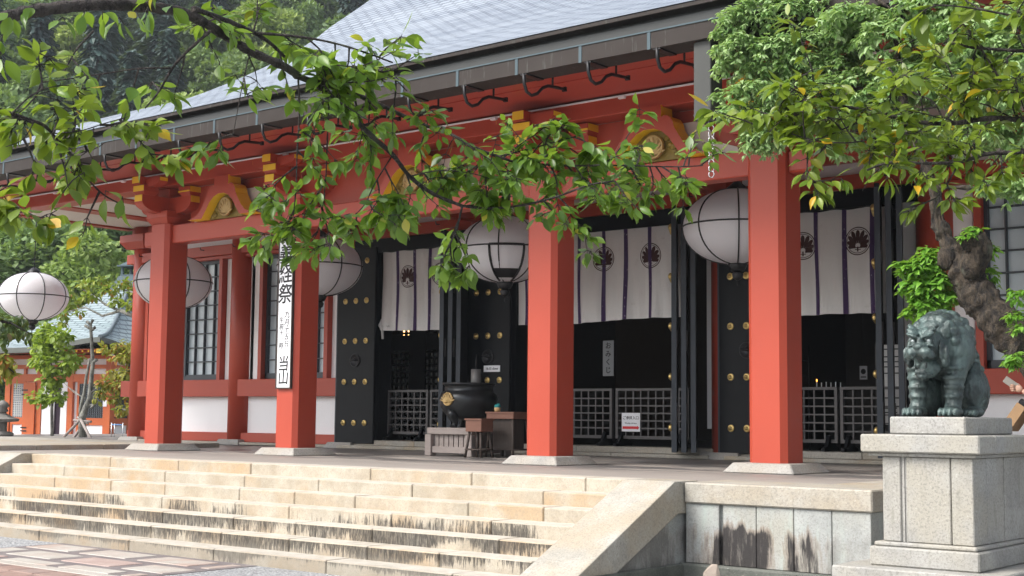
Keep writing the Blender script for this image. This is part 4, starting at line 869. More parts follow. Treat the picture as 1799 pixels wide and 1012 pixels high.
# ================================================================== person at the right edge
def person():
    t = thing('person', 'person in black top and jeans holding up a phone and carrying a paper bag', 'person', (9.74, 0.0, -.25)); bx, y, z = 9.74, 0.0, -.25
    def skin_mesh(name, pts, edges, rad, mat, parent, lev=2):
        me = bpy.data.meshes.new(name); me.from_pydata(pts, edges, []); o = bpy.data.objects.new(name, me); COL.objects.link(o); sk = o.modifiers.new('s', 'SKIN'); sk.use_smooth_shade = True
        for i, r in enumerate(rad): 
            v = me.skin_vertices[0].data[i]; v.radius = (r, r) if not hasattr(r, '__len__') else r; v.use_root = (i == 0)
        o.modifiers.new('b', 'SUBSURF').levels = lev; dg = bpy.context.evaluated_depsgraph_get(); m2 = bpy.data.meshes.new_from_object(o.evaluated_get(dg)); bpy.data.objects.remove(o)
        m2.materials.clear(); m2.materials.append(mat); m2.polygons.foreach_set('use_smooth', [True]*len(m2.polygons)); return link(name, m2, parent)
    # faces left (-X)
    hx, hy, hz = 9.39, -.16, 1.045-z        # right hand target
    P = [(bx, y, z+.86), (bx, y, z+1.06), (bx, y, z+1.28), (bx-.01, y, z+1.38), (bx-.03, y, z+1.46), (bx-.05, y, z+1.55), (bx-.03, y, z+1.64),
         (bx, y-.17, z+1.30), (bx-.10, y-.22, z+1.06), (hx+.16, hy, z+1.20), (hx+.06, hy, z+1.27),
         (bx, y+.17, z+1.30), (bx+.02, y+.22, z+1.04), (bx-.14, y+.20, z+.84), (bx-.18, y+.20, z+.76),
         (bx, y-.09, z+.80), (bx-.02, y-.10, z+.46), (bx+.02, y-.10, z+.08), (bx-.12, y-.11, z+.035),
         (bx, y+.09, z+.80), (bx+.02, y+.10, z+.46), (bx+.05, y+.10, z+.08), (bx-.09, y+.11, z+.035)]
    E = [(0, 1), (1, 2), (2, 3), (3, 4), (4, 5), (5, 6), (2, 7), (7, 8), (8, 9), (9, 10), (2, 11), (11, 12), (12, 13), (13, 14), (0, 15), (15, 16), (16, 17), (17, 18), (0, 19), (19, 20), (20, 21), (21, 22)]
    Rd = [.13, .12, .12, .05, .055, .095, .085, .055, .045, .036, .03, .055, .045, .036, .04, .085, .06, .042, .04, .085, .06, .042, .04]
    body = skin_mesh('body', P, E, Rd, skin, t)
    # hand: palm plus five fingers closed round the phone, phone tilted
    hp = np.array([hx, hy, z+1.29]); 
    q = MB(); q.ball(hp+np.array([.02, 0, -.005]), (.048, .022, .042), 12, 8)
    for i in range(4):
        o = np.array([-.012+.0*i, -.02, .028-.020*i]); l = (.9, 1, .95, .75)[i]
        q.tube([hp+o, hp+o+np.array([-.03*l, -.012, .006]), hp+o+np.array([-.052*l, .002, .004]), hp+o+np.array([-.050*l, .018, -.002])], [.0095, .009, .0085, .007], 8); q.ball(hp+o+np.array([-.050*l, .018, -.002]), .0072, 8, 6)
    q.tube([hp+np.array([.03, .012, .03]), hp+np.array([.005, .03, .045]), hp+np.array([-.03, .03, .05])], [.012, .011, .008], 8); q.ball(hp+np.array([-.03, .03, .05]), .0085, 8, 6)
    q.build('hand', skin, body)
    q = MB(); q.box((-.085, -.006, -.04), (.085, .006, .04), 0, .004); ph = q.build('phone', simple('phone_shell', (.30, .28, .25), .45), None); ph.data.transform(Matrix.Translation((hx-.06, hy, z+1.345)) @ Matrix.Rotation(.65, 4, 'Y') @ Matrix.Rotation(.15, 4, 'Z')); tag(ph, 'pale phone held up in the hand of the person in black', 'phone')
    q = MB(); q.lathe([(.165, .80), (.175, .92), (.155, 1.08), (.165, 1.22), (.15, 1.31), (.07, 1.37)], (0, 0, 0), 20); tp = q.build('top', blackcloth, None); tp.data.transform(Matrix.Translation((bx, y, z)) @ Matrix.Diagonal((.85, 1.25, 1, 1))); setpar(tp, t)
    for s, ar in ((-1, [(bx, y-.17, z+1.30), (bx-.06, y-.21, z+1.15), (bx-.12, y-.22, z+1.06), (bx-.30, y-.19, z+1.12)]), (1, [(bx, y+.17, z+1.30), (bx+.02, y+.22, z+1.04), (bx-.10, y+.2, z+.88)])):
        q = MB(); q.tube(ar, [.075, .068, .06, .055][:len(ar)], 12); q.build('sleeve', blackcloth, t)
    for s in (-1, 1): q = MB(); q.tube([(bx, y+s*.09, z+.84), (bx-.01, y+s*.10, z+.46), (bx+.03, y+s*.10, z+.07)], [.105, .082, .07], 14); q.build('trouser_leg', jeans, t)
    q = MB(); q.ball((bx-.02, y, z+1.60), (.11, .10, .105), 16, 10); q.ball((bx+.035, y, z+1.53), (.07, .09, .12)); q.build('hair', hairm, t)
    f = MB(); f.tube([(bx-.125, y, z+1.58), (bx-.155, y, z+1.535), (bx-.13, y, z+1.53)], [.012, .018, .01], 8); f.build('nose', skin, body)
    for s in (-1, 1): f = MB(); f.ball((bx-.125, y+s*.035, z+1.575), (.012, .015, .009)); f.build('eye', ink, body); f = MB(); f.ball((bx-.035, y+s*.10, z+1.56), (.025, .012, .035)); f.build('ear', skin, body)
    f = MB(); f.ball((bx-.128, y, z+1.495), (.012, .028, .007)); f.build('mouth', simple('lips', (.4, .14, .12), .5), body)
    q = MB(); q.prism([(-.15, 0), (.15, 0), (.15, .31), (.12, .32), (.04, .31), (-.02, .325), (-.10, .31), (-.15, .32)], 'x', -.055, .055); bg = q.build('paper_bag', bagm, None); bg.data.transform(Matrix.Translation((9.29, y-.12, z+.84)) @ Matrix.Rotation(.62, 4, 'Y')); tag(bg, 'crumpled brown paper bag carried by the person in black', 'bag')
    q = MB(); q.box((9.2, -2.2, -1.0), (14, 12, -.25)); kind(q.build('side_terrace', greystone), 'structure', 'grey stone side terrace right of the porch')
person()
# ================================================================== side building in the left background (own local frame, then turned)
A = R_(20.6); BO = np.array([-28.1, 13.8, -.32])
ub = thing('side_hall', 'small orange timber hall with white panels and a curved pale green tiled roof', 'temple hall', tuple(BO))
LM = Matrix.Translation(BO) @ Matrix.Rotation(A, 4, 'Z')
def sb(mb, name, mats, par=None):
    o = mb.build(name, mats, None); o.data.transform(LM); setpar(o, par or ub); return o
H = 2.98
m = MB(); m.box((-4.6, .08, .0), (0, .14, H)); m.box((-.14, .1, 0), (-.08, 9, H)); m.box((-4.6, .1, 0), (-4.5, 9, H)); sb(m, 'white_wall', white)
m = MB()
for x in (-4.42, -3.02, -1.66, -.04): m.box((x-.11, -.05, 0), (x+.11, .17, H))
def ring(z0, z1, d): m.box((-4.6, -d, z0), (.02+d*.5, .15, z1)); m.box((-.15, .16, z0), (d+.003, 9, z1))
ring(2.12, 2.40, .04); ring(2.60, 2.74, .05); ring(-.02, .10, .04); ring(H-.02, H+.12, .07)
for x in (-3.7, -2.3, -.9): m.box((x-.05, -.02, 2.40), (x+.05, .1, 2.60))
for y in (1.35, 2.9, 4.6, 6.4, 8.8): m.box((-.17, y-.1, 0), (.03, y+.1, H))
sb(m, 'timber_frame', orange)
gridwhite = simple('grid_white', (.55, .56, .55), .6)
def door2(x0, x1, side=False, pale=False):
    def bx(mb, a, b):
        if not side: mb.box(a, b)
        else: mb.box((-b[1], a[0], a[2]), (-a[1], b[0], b[2]))
    m = MB()
    for a, b in (((x0, -.01, .1), (x0+.09, .07, 2.12)), ((x1-.09, -.01, .1), (x1, .07, 2.12)), ((x0+.09, -.01, .54), (x1-.09, .07, .80)), ((x0+.09, -.01, 2.05), (x1-.09, .07, 2.12))): bx(m, a, b)
    d = sb(m, 'lattice_door', orange); m = MB(); bx(m, (x0+.05, .03, .1), (x1-.05, .045, .55)); sb(m, 'door_panel', white, d)
    m = MB(); bx(m, (x0+.05, .045, .78), (x1-.05, .06, 2.07)); sb(m, 'door_backing', simple('door_backing_blue', (.16, .30, .48), .6, var=.8, scale=9) if pale else simple('door_backing_grey', (.42, .47, .50), .6), d)
    m = MB(); n = int((x1-x0)/.085)
    for i in range(1, n): x = x0+(x1-x0)*i/n; bx(m, (x-.016, .0, .80), (x+.016, .044, 2.05))
    for i in range(1, 15): z = .80+i*.085; bx(m, (x0+.09, .002, z-.015), (x1-.09, .043, z+.015))
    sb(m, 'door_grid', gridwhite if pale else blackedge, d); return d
door2(-4.28, -3.66, pale=True); door2(-1.38, -.16); door2(.25, 1.25, True); door2(1.5, 2.8, True)
m = MB(); m.box((-3.62, -.12, .1), (-3.14, -.06, 2.1)); d = sb(m, 'open_door', orange)
for z in (.28, .40, 1.62, 1.78): m = MB(); m.box((-3.72, -.135, z), (-3.46, -.12, z+.05)); sb(m, 'strap_hinge', iron, d)
m = MB(); m.box((-2.9, .055, .1), (-1.77, .075, 2.12)); sb(m, 'dark_opening', simple('violet_dark', (.03, .015, .03), .8)); m = MB(); m.box((-2.9, -.02, .12), (-2.35, .03, 2.1), 0, .01); m.box((-2.08, -.02, .12), (-1.80, .03, 2.1), 0, .01); sb(m, 'white_curtain', white)
m = MB(); m.box((-.22, -.07, 1.22), (-.06, -.055, 1.45)); sb(m, 'posted_notice', paper)
# rafters, roof
m = MB(); 
for i in range(22): x = -5.1+i*.25; m.box((x, -1.25, H+.16), (x+.07, .1, H+.235))
for i in range(38): y = -1.2+i*.26; m.box((-.1, y, H+.16), (.45, y+.07, H+.235))
m.box((-5.1, -1.3, H+.24), (.5, 9, H+.27)); sb(m, 'rafters', orange)
m = MB()
for i in range(22): x = -5.1+i*.25; m.box((x+.005, -1.262, H+.165), (x+.065, -1.251, H+.23))
m.box((.30, -1.32, H+.12), (.48, -1.2, H+.28)); sb(m, 'yellow_rafter_ends', yellow)
# hipped roof: cells over plan, height from distance to the eave, corners lifted
def roofz(x, y, x1=.6, y0=-1.55, y1=10.75):
    d = max(0, min((x1-x)*2.1, (x+5.2)*2.1, y-y0, y1-y)); t = min(d/6.15, 1); h = 2.9*(t**1.35)+.25*t
    c = math.exp(-((x1-x)**2+(y-y0)**2)/3.2); e = math.exp(-((x1-x)**2+(y1-y)**2)/3.2); return H+.30+h+.36*(c+e)*(1-t)
nx, ny = 62, 50; xs = np.linspace(-5.2, .6, nx); ys = np.linspace(-1.55, 10.75, ny)
V = [(x, y, roofz(x, y)) for y in ys for x in xs]; Fs = [(j*nx+i, j*nx+i+1, (j+1)*nx+i+1, (j+1)*nx+i) for j in range(ny-1) for i in range(nx-1)]
me = bpy.data.meshes.new('roof'); me.from_pydata(V, [], Fs); uv = me.uv_layers.new(name='UVMap')
for pl in me.polygons:
    c = pl.center; side = (.6-c.x)*2.1 < min(c.y+1.55, 10.75-c.y)
    for li in pl.loop_indices: v = me.vertices[me.loops[li].vertex_index].co; uv.data[li].uv = (v.y, (.6-v.x)*1.12) if side else (v.x, (v.y+1.55)*1.12)
me.materials.append(roofmat2); me.polygons.foreach_set('use_smooth', [True]*len(me.polygons)); me.transform(LM); rf2 = link('roof', me, ub)
m = MB()
eave = [(-5.2, y) for y in ys[::-1]]+[(x, -1.55) for x in xs[1:]]+[(.6, y) for y in ys[1:]]
V = []; 
for x, y in eave: 
    z = roofz(x, y); V += [(x+.02, y-.02, z+.01), (x+.02, y-.02, z-.17), (x-.22, y+.22, z-.19)]
m.add(V, [(3*i+k, 3*i+3+k, 3*i+4+k, 3*i+1+k) for i in range(len(eave)-1) for k in (0, 1)]); sb(m, 'eave_edge', simple('grey_eave', (.10, .11, .10), .7), rf2)
m = MB(); m.tube([(.6-t/2.1, -1.55+t, roofz(.6-t/2.1, -1.55+t)+.03) for t in np.linspace(.0, 6.1, 20)], .075, 6); sb(m, 'hip_ridge', roofmat2, rf2)
cu = onY(228, 474, 19.0); m = MB(); 
c = np.array([-2.3, 4.6, H+.3+3.15+.32]); m.frustum((c[0], c[1]), (.65, .65), (.40, .40), c[2]-.85, c[2]-.28); m.box((c[0]-.36, c[1]-.36, c[2]-.28), (c[0]+.36, c[1]+.36, c[2]-.22)); 
for sx in (-1, 1):
    for sy in (-1, 1): m.box((c[0]+sx*.3-.05, c[1]+sy*.3-.05, c[2]-.22), (c[0]+sx*.3+.05, c[1]+sy*.3+.05, c[2]+.10))
m.box((c[0]-.46, c[1]-.46, c[2]+.10), (c[0]+.46, c[1]+.46, c[2]+.16)); m.frustum((c[0], c[1]), (.40, .40), (.05, .05), c[2]+.16, c[2]+.42); sb(m, 'roof_turret', verdigris, ub)
# grey building further left
gb = thing('grey_shed', 'low grey building with a ribbed wall behind the stone lantern', 'shed', (-38, 15.5, -.32))
m = MB(); m.box((-48, 14.2, -.32), (-36, 22, 2.0)); m.build('wall', greymetal, gb)
m = MB(); m.prism([(13.3, 1.9), (18, 3.1), (22.7, 1.9), (22.7, 2.05), (18, 3.28), (13.3, 2.05)], 'x', -48.5, -35.5); m.build('roof', simple('slate', (.16, .16, .17), .7), gb)
m = MB()
for i in range(40): x = -47+i*.27; m.box((x, 14.15, .5), (x+.12, 14.19, 1.9))
m.build('ribbed_cladding', simple('pale_cladding', (.42, .42, .45), .6), gb)
# low orange kerb and metal stand
kb = MB(); kb.box((-3, -1.6, 0), (3, -1.5, .10)); o = kb.build('kerb_rail', orange, None); o.data.transform(LM); tag(o, 'low orange rail along the yard before the small orange hall', 'rail')
t = thing('barrier_stand', 'thin chrome frame stand with a blue top bar before the small orange hall', 'stand', tuple(onY(205, 772, 7.5)))
b = onY(205, 772, 7.5); z0 = b[2]; m = MB(); wd = .27
for s in (-1, 1): m.tube([(b[0]+s*wd, b[1], z0-.1), (b[0]+s*wd, b[1], z0+.47)], .014, 6)
m.tube([(b[0]-wd, b[1]+.1, z0-.1), (b[0]-wd, b[1]+.1, z0+.45)], .012, 6); m.build('frame', steel, t)
m = MB(); m.box((b[0]-wd, b[1]-.01, z0+.40), (b[0]+wd, b[1]+.01, z0+.43)); m.build('bar', simple('blue_bar', (.10, .25, .5), .5), t)
# stone lantern at the left edge
b = onY(2, 774, 5.5); x, y = b[0], b[1]; z0 = b[2]-.36
t = thing('stone_lantern', 'old dark stone lantern with a tiered top standing before the grey shed', 'stone lantern', (x, y, z0))
oldstone = stone('old_lantern_stone', (.12, .115, .105), (.22, .21, .19), None, None, .3)
m = MB(); m.lathe([(.26, 0), (.26, .1), (.15, .16), (.14, .34), (.20, .40), (.33, .50), (.34, .56), (.22, .62)], (x, y, z0), 16); m.build('shaft', oldstone, t)
m = MB(); m.lathe([(.15, .62), (.155, .88)], (x, y, z0), 8, 0, 'z', False); m.build('fire_box', oldstone, t)
m = MB(); m.lathe([(.18, .88), (.44, .90), (.47, .97), (.30, 1.02), (.16, 1.10), (.10, 1.14)], (x, y, z0), 6, 0, 'z', False); m.build('cap', oldstone, t)
m = MB(); m.lathe([(.10, 1.14), (.17, 1.2), (.12, 1.27), (.19, 1.33), (.15, 1.42), (.03, 1.5)], (x, y, z0), 14); m.build('finial', oldstone, t)
# ------------------------------------------------------------------ trees: small helpers
def blob_leaves(name, blobs, n, size, mat, par, tm=SMALL, fc=SMALLF, droop=.35, shell=.55, asp=.5, jit=.35):
    vol = np.array([b[1][0]*b[1][1]*b[1][2] if hasattr(b[1], '__len__') else b[1]**3 for b in blobs])**.75; cnt = rng.multinomial(n, vol/vol.sum()); P = []; T = []; N = []
    for (c, r), k in zip(blobs, cnt):
        d = sph(k); rr = np.array(r if hasattr(r, '__len__') else (r,)*3); q = (shell+(1-shell)*rng.random((k, 1))**.6)*(1+.16*np.sin(d[:, :1]*9+c[0]*3)*np.cos(d[:, 1:2]*8+d[:, 2:]*7)); 
        P.append(np.array(c)+d*rr*q); T.append(d*.8+sph(k)*.8-np.array([0, 0, droop])); N.append(d+sph(k)*jit+np.array([0, 0, .9]))
    P, T, N = map(np.concatenate, (P, T, N)); L = size*rng.uniform(.65, 1.3, len(P)); return leaves(name, P, T, N, L, L*asp, mat, par, tm, fc, False)
# sapling with bright leaves
b = onY(92, 773, 7.0); z0 = b[2]-.2; t = thing('young_tree', 'slim young tree with bright yellow green leaves before the small orange hall', 'tree', (b[0], b[1], z0))
sc = np.linalg.norm(b-CAM)*.97/F          # metres per photo pixel there
def PXP(px, py, yv): return onY(px, py, yv)
m = MB(); m.tube([(b[0], b[1], z0), PXP(91, 720, 7), PXP(93, 680, 7), PXP(90, 640, 7), PXP(88, 590, 7)], [.05, .045, .035, .025, .012], 8)
for a, c in (((92, 700), (60, 697)), ((92, 690), (110, 690)), ((91, 660), (128, 640)), ((90, 650), (60, 640)), ((89, 625), (115, 615)), ((89, 610), (66, 600))): m.tube([PXP(*a, 7), PXP((a[0]+c[0])/2, (a[1]+c[1])/2-3, 7.05), PXP(*c, 7.1)], [.018, .014, .008], 6)
m.build('trunk', palebark, t)
bl = [(PXP(px, py, 7+dy), (r*sc, r*sc*1.1, r*sc*.8)) for px, py, r, dy in ((86, 585, 22, 0), (70, 600, 17, .3), (103, 592, 18, -.3), (84, 612, 25, 0), (106, 616, 20, .2), (88, 640, 22, -.1), (112, 645, 17, .1), (126, 635, 13, 0), (68, 634, 15, .2), (92, 665, 18, 0), (82, 690, 10, 0), (60, 697, 11, .1), (100, 697, 15, 0), (76, 702, 12, -.2), (120, 588, 8, 0), (138, 628, 8, .2))]
blob_leaves('crown', bl, 1500, .17, leaf_sap, t, LEAF, LEAFF, .4, .35, .75)
# pollarded trunk with stakes
b = onY(146, 773, 6.6); z0 = b[2]-.12; t = thing('staked_tree', 'bare pollarded grey trunk propped by wooden stakes', 'tree', (b[0], b[1], z0)); q = lambda px, py: PXP(px, py, 6.6)
m = MB(); m.tube([(b[0], b[1], z0), q(144, 735), q(150, 718), q(158, 700), q(160, 670), q(163, 640), q(161, 600), q(159, 568)], [.115, .105, .085, .075, .064, .056, .046, .040], 10)
m.tube([q(143, 740), q(141, 718), q(148, 690), q(152, 660), q(158, 630)], [.06, .05, .045, .04, .035], 8)
for a in ((150, 572), (153, 565), (163, 562), (167, 575), (170, 632), (166, 710)): m.tube([q(160, a[1]+7), q(*a)], [.035, .045], 6)
m.build('trunk', palebark, t)
m = MB(); 
for e in ((112, 773), (133, 775), (176, 774)): m.tube([q(146, 737)+np.array([0, -.08 if e[0] != 133 else .1, 0]), q(*e)-np.array([0, .2, .1])], .04, 7)
m.tube([q(130, 738), q(160, 741)], .035, 7); m.tube([q(136, 733), q(155, 745)], .03, 7); m.build('stake', greywood, t)
def bare_twigs(): 
    m = MB()
    for a in ([(150, 700), (130, 690), (112, 672)], [(150, 700), (140, 695), (124, 682)], [(160, 690), (185, 670), (205, 655)], [(158, 712), (172, 709), (170, 716)]): m.tube([q(*p) for p in a], [.02, .014, .006], 5)
    m.build('bare_twigs', palebark, t)
bare_twigs()
# maples behind pillar 1: lower yellow and upper tree
t = thing('maple_tree', 'maple with yellow and orange tinted leaves beside the corner column of the big hall', 'tree', tuple(PXP(262, 775, 5.9)-np.array([0, 0, .3]))); q = lambda px, py: PXP(px, py, 5.9)
m = MB(); m.tube([q(262, 790), q(258, 700), q(255, 610), q(258, 540)], [.10, .09, .08, .06], 8)
for a in ([(256, 690), (225, 668), (195, 652)], [(256, 660), (225, 640), (196, 622)], [(256, 735), (228, 725), (205, 712)], [(256, 640), (210, 655), (165, 700)], [(255, 565), (215, 548), (185, 535), (165, 520), (140, 505)], [(245, 560), (215, 545), (180, 555), (150, 540), (118, 548)], [(257, 545), (240, 515), (200, 505)]): m.tube([q(*p) for p in a], np.linspace(.05, .012, len(a)), 6)
m.build('trunk', palebark, t)
sc = np.linalg.norm(q(200, 650)-CAM)*.97/F
bl = [(PXP(px, py, 5.9+dy), (rx*sc, rx*sc, ry*sc)) for px, py, rx, ry, dy in ((190, 612, 14, 7, 0), (215, 608, 17, 9, .2), (235, 615, 14, 10, 0), (205, 628, 14, 6, -.2), (228, 632, 16, 8, 0), (205, 655, 20, 8, .1), (228, 658, 18, 10, 0), (185, 672, 17, 8, -.2), (212, 678, 18, 9, 0), (232, 690, 14, 12, .2), (180, 690, 12, 8, 0), (203, 700, 12, 7, 0), (222, 718, 12, 8, 0), (208, 722, 10, 6, .2), (172, 700, 9, 6, 0))]
blob_leaves('lower_foliage', bl, 1150, .15, leaf_maple, t, LEAF, LEAFF, .7, .2, .55)
bl = [(PXP(px, py, 5.9+dy), (rx*sc, rx*sc, ry*sc)) for px, py, rx, ry, dy in ((112, 552, 14, 8, 0), (128, 535, 16, 7, .2), (120, 515, 14, 6, 0), (150, 500, 18, 8, 0), (175, 492, 16, 6, .2), (160, 520, 15, 6, -.2), (190, 510, 18, 8, 0), (215, 498, 18, 9, 0), (235, 510, 14, 12, .2), (232, 535, 14, 8, 0), (205, 530, 14, 6, 0), (140, 548, 9, 6, 0), (110, 565, 8, 8, 0))]
blob_leaves('upper_foliage', bl, 720, .15, leafm('maple_leaf_green', (.13, .22, .03), (.30, .34, .05), (.45, .20, .05), .4, .5, .06), t, LEAF, LEAFF, .5, .2, .55)
# dark green sprig at the far left in front of the lantern
t = thing('dark_sprig', 'dark green drooping sprig crossing the paper lantern above the young tree', 'branch', tuple(at(-60, 560, 14)))
m = MB(); m.tube([at(-90, 545, 14), at(-20, 560, 14), at(20, 568, 14), at(50, 585, 14)], [.03, .022, .014, .006], 6); m.tube([at(-60, 590, 13.6), at(-10, 625, 13.6), at(25, 655, 13.6)], [.02, .014, .006], 6); m.build('twig', cherrybark, t)
bl = [(at(px, py, 14+d), r*14/F) for px, py, r, d in ((5, 570, 20, 0), (30, 575, 18, .2), (50, 588, 12, 0), (8, 592, 12, -.2), (-20, 565, 25, 0), (38, 560, 10, .1), (3, 610, 8, 0))]
blob_leaves('foliage', bl, 260, .085, leaf_dark, t, LEAF, LEAFF, 1.0, .3, .55)
bl = [(at(px, py, 13.6+d), r*14/F) for px, py, r, d in ((5, 640, 17, 0), (20, 655, 13, .1), (-15, 630, 20, 0), (10, 628, 9, 0))]
blob_leaves('lower_foliage', bl, 130, .10, leaf_maple, t, LEAF, LEAFF, .9, .3, .5)
# ------------------------------------------------------------------ hillside and its trees
cam2 = CAM[:2]
def pol(az, d): a = R_(az); return cam2+np.array([-math.sin(a), math.cos(a)])*d
def hillz(d): return -.5+np.interp(d, [58, 66, 80, 110, 150, 200, 300], [0, 1.2, 7, 23, 46, 76, 120])
V = []; az = np.linspace(34, 84, 30); ds = np.linspace(54, 290, 30)
for d in ds:
    for a in az: p = pol(a, d); V.append((p[0], p[1], hillz(d)-.6+.8*math.sin(a*1.7+d*.1)))
m = MB(); m.add(V, [(j*30+i, j*30+i+1, (j+1)*30+i+1, (j+1)*30+i) for j in range(29) for i in range(29)], 0, True); kind(m.build('hillside', forest_floor), 'structure', 'steep wooded hillside behind the hall')
def proto_tree(kind_, seed):
    global rng
    rng = np.random.default_rng(seed); r2 = random.Random(seed)
    m = MB()
    if kind_ == 'conifer':
        m.tube([(0, 0, 0), (.1, 0, 4), (0, .1, 9)], [.22, .15, .03], 7); P = []; T = []; N = []
        n = 1500; h = rng.random(n)**.8; a = rng.random(n)*2*math.pi; lay = np.floor(h*13)/13; rr = (1-h*.93)*2.1*(.55+.45*(1-(h-lay)*13))*(.5+.5*rng.random(n)**.5)*(1+.25*np.sin(a*4+lay*40))
        P = np.stack([rr*np.cos(a), rr*np.sin(a), 1.0+h*8.6-rr*.35], 1); T = np.stack([np.cos(a), np.sin(a), -.6+0*a], 1)+sph(n)*.4; N = np.stack([np.cos(a)*.3, np.sin(a)*.3, 1+0*a], 1)+sph(n)*.3
        L = rng.uniform(.45, .9, n); return m, (P, T, N, L, L*.34)
    m.tube([(0, 0, 0), (.15, 0, 1.6), (.1, .2, 3.4), (0, 0, 5.2)], [.24, .2, .14, .05], 8)
    bl = []
    for i in range(13): 
        a = r2.uniform(0, 6.28); q = r2.uniform(.2, 1)**.5*1.9; zz = r2.uniform(2.4, 6.6); bl.append(((q*math.cos(a)*(1.15-abs(zz-4)*.12), q*math.sin(a)*(1.15-abs(zz-4)*.12), zz), r2.uniform(.8, 1.45)))
    for c, r in bl[:6]: m.tube([(.1, .1, 2.2+.2*c[2]*.5), (c[0]*.5, c[1]*.5, c[2]*.75), c], [.10, .06, .02], 5)
    P = []; T = []; N = []
    for c, r in bl:
        k = int(260*r*r); d = sph(k); d[:, 2] = np.abs(d[:, 2])*np.where(rng.random(k) < .75, 1, -1); d = norm(d); q = .72+.3*rng.random((k, 1)); P.append(np.array(c)+d*r*q*np.array([1, 1, .72])); T.append(d+sph(k)*.7-np.array([0, 0, .3])); N.append(d+sph(k)*.45+np.array([0, 0, .6]))
    P, T, N = map(np.concatenate, (P, T, N)); L = rng.uniform(.20, .44, len(P)); return m, (P, T, N, L, L*.62)
protos = {}
for kd, mt, seeds in (('broad', forest_a, (1, 2, 3)), ('pale', forest_b, (4, 5)), ('conifer', forest_c, (6, 7))):
    for s in seeds:
        m, lv = proto_tree('conifer' if kd == 'conifer' else 'broad', s); tr = m.mesh('trunk', [roughbark]); o = leaves('crown', *lv, mt, None, QUAD, QUADF, False); cm = o.data; bpy.data.objects.remove(o); protos.setdefault(kd, []).append((tr, cm))
rng = np.random.default_rng(5); rt = random.Random(12)
LBL = {'broad': 'mid green broadleaf tree in the wood on the hillside behind the roof', 'pale': 'pale yellow green tree in the wood on the hillside behind the roof', 'conifer': 'dark blue green conifer in the wood on the hillside behind the roof'}
placedt = []
def hilltree(az, d, kd, s, label=None):
    p = pol(az, d); z = hillz(d)-.8; tr, cm = rt.choice(protos[kd]); t = thing('conifer_tree' if kd == 'conifer' else 'broadleaf_tree', label or LBL[kd], 'tree', (p[0], p[1], z), 'trees on the hillside')
    t.rotation_euler = (0, 0, rt.uniform(0, 6.28)); t.scale = (s*rt.uniform(.9, 1.15), s*rt.uniform(.9, 1.15), s*rt.uniform(.9, 1.2))
    for n, me in (('trunk', tr), ('crown', cm)): o = bpy.data.objects.new(n, me); COL.objects.link(o); o.parent = t
d = 60
while d < 190:
    step = 4.3*(d/95)**.75; n = int(math.radians(63-42.5)*d/step); kk = 0
    for i in range(n):
        a = 42.5+(63-42.5)*(i+rt.uniform(.1, .9))/n; dd = d+rt.uniform(-2, 2)
        if a < 44.0 and d > 0 and dd < 200 and a < 43.5: continue
        u = rt.random(); px = 899.5-math.tan(R_(a)-YAW)*F
        # conifers gather in a dark band in the upper left, as in the photograph
        el = hillz(dd)/dd; con = (80 < px < 330 and 95 < dd < 165); kd = 'conifer' if u < (.72 if con else .08) else 'pale' if u > .87 else 'broad'
        hilltree(a, dd, kd, rt.uniform(.85, 1.2)*(.80+.0022*d)*(.75 if d < 70 else 1))
    d += step*.95
hilltree(58.6, 63, 'pale', .62, 'round bright green tree standing alone at the foot of the wooded hill')
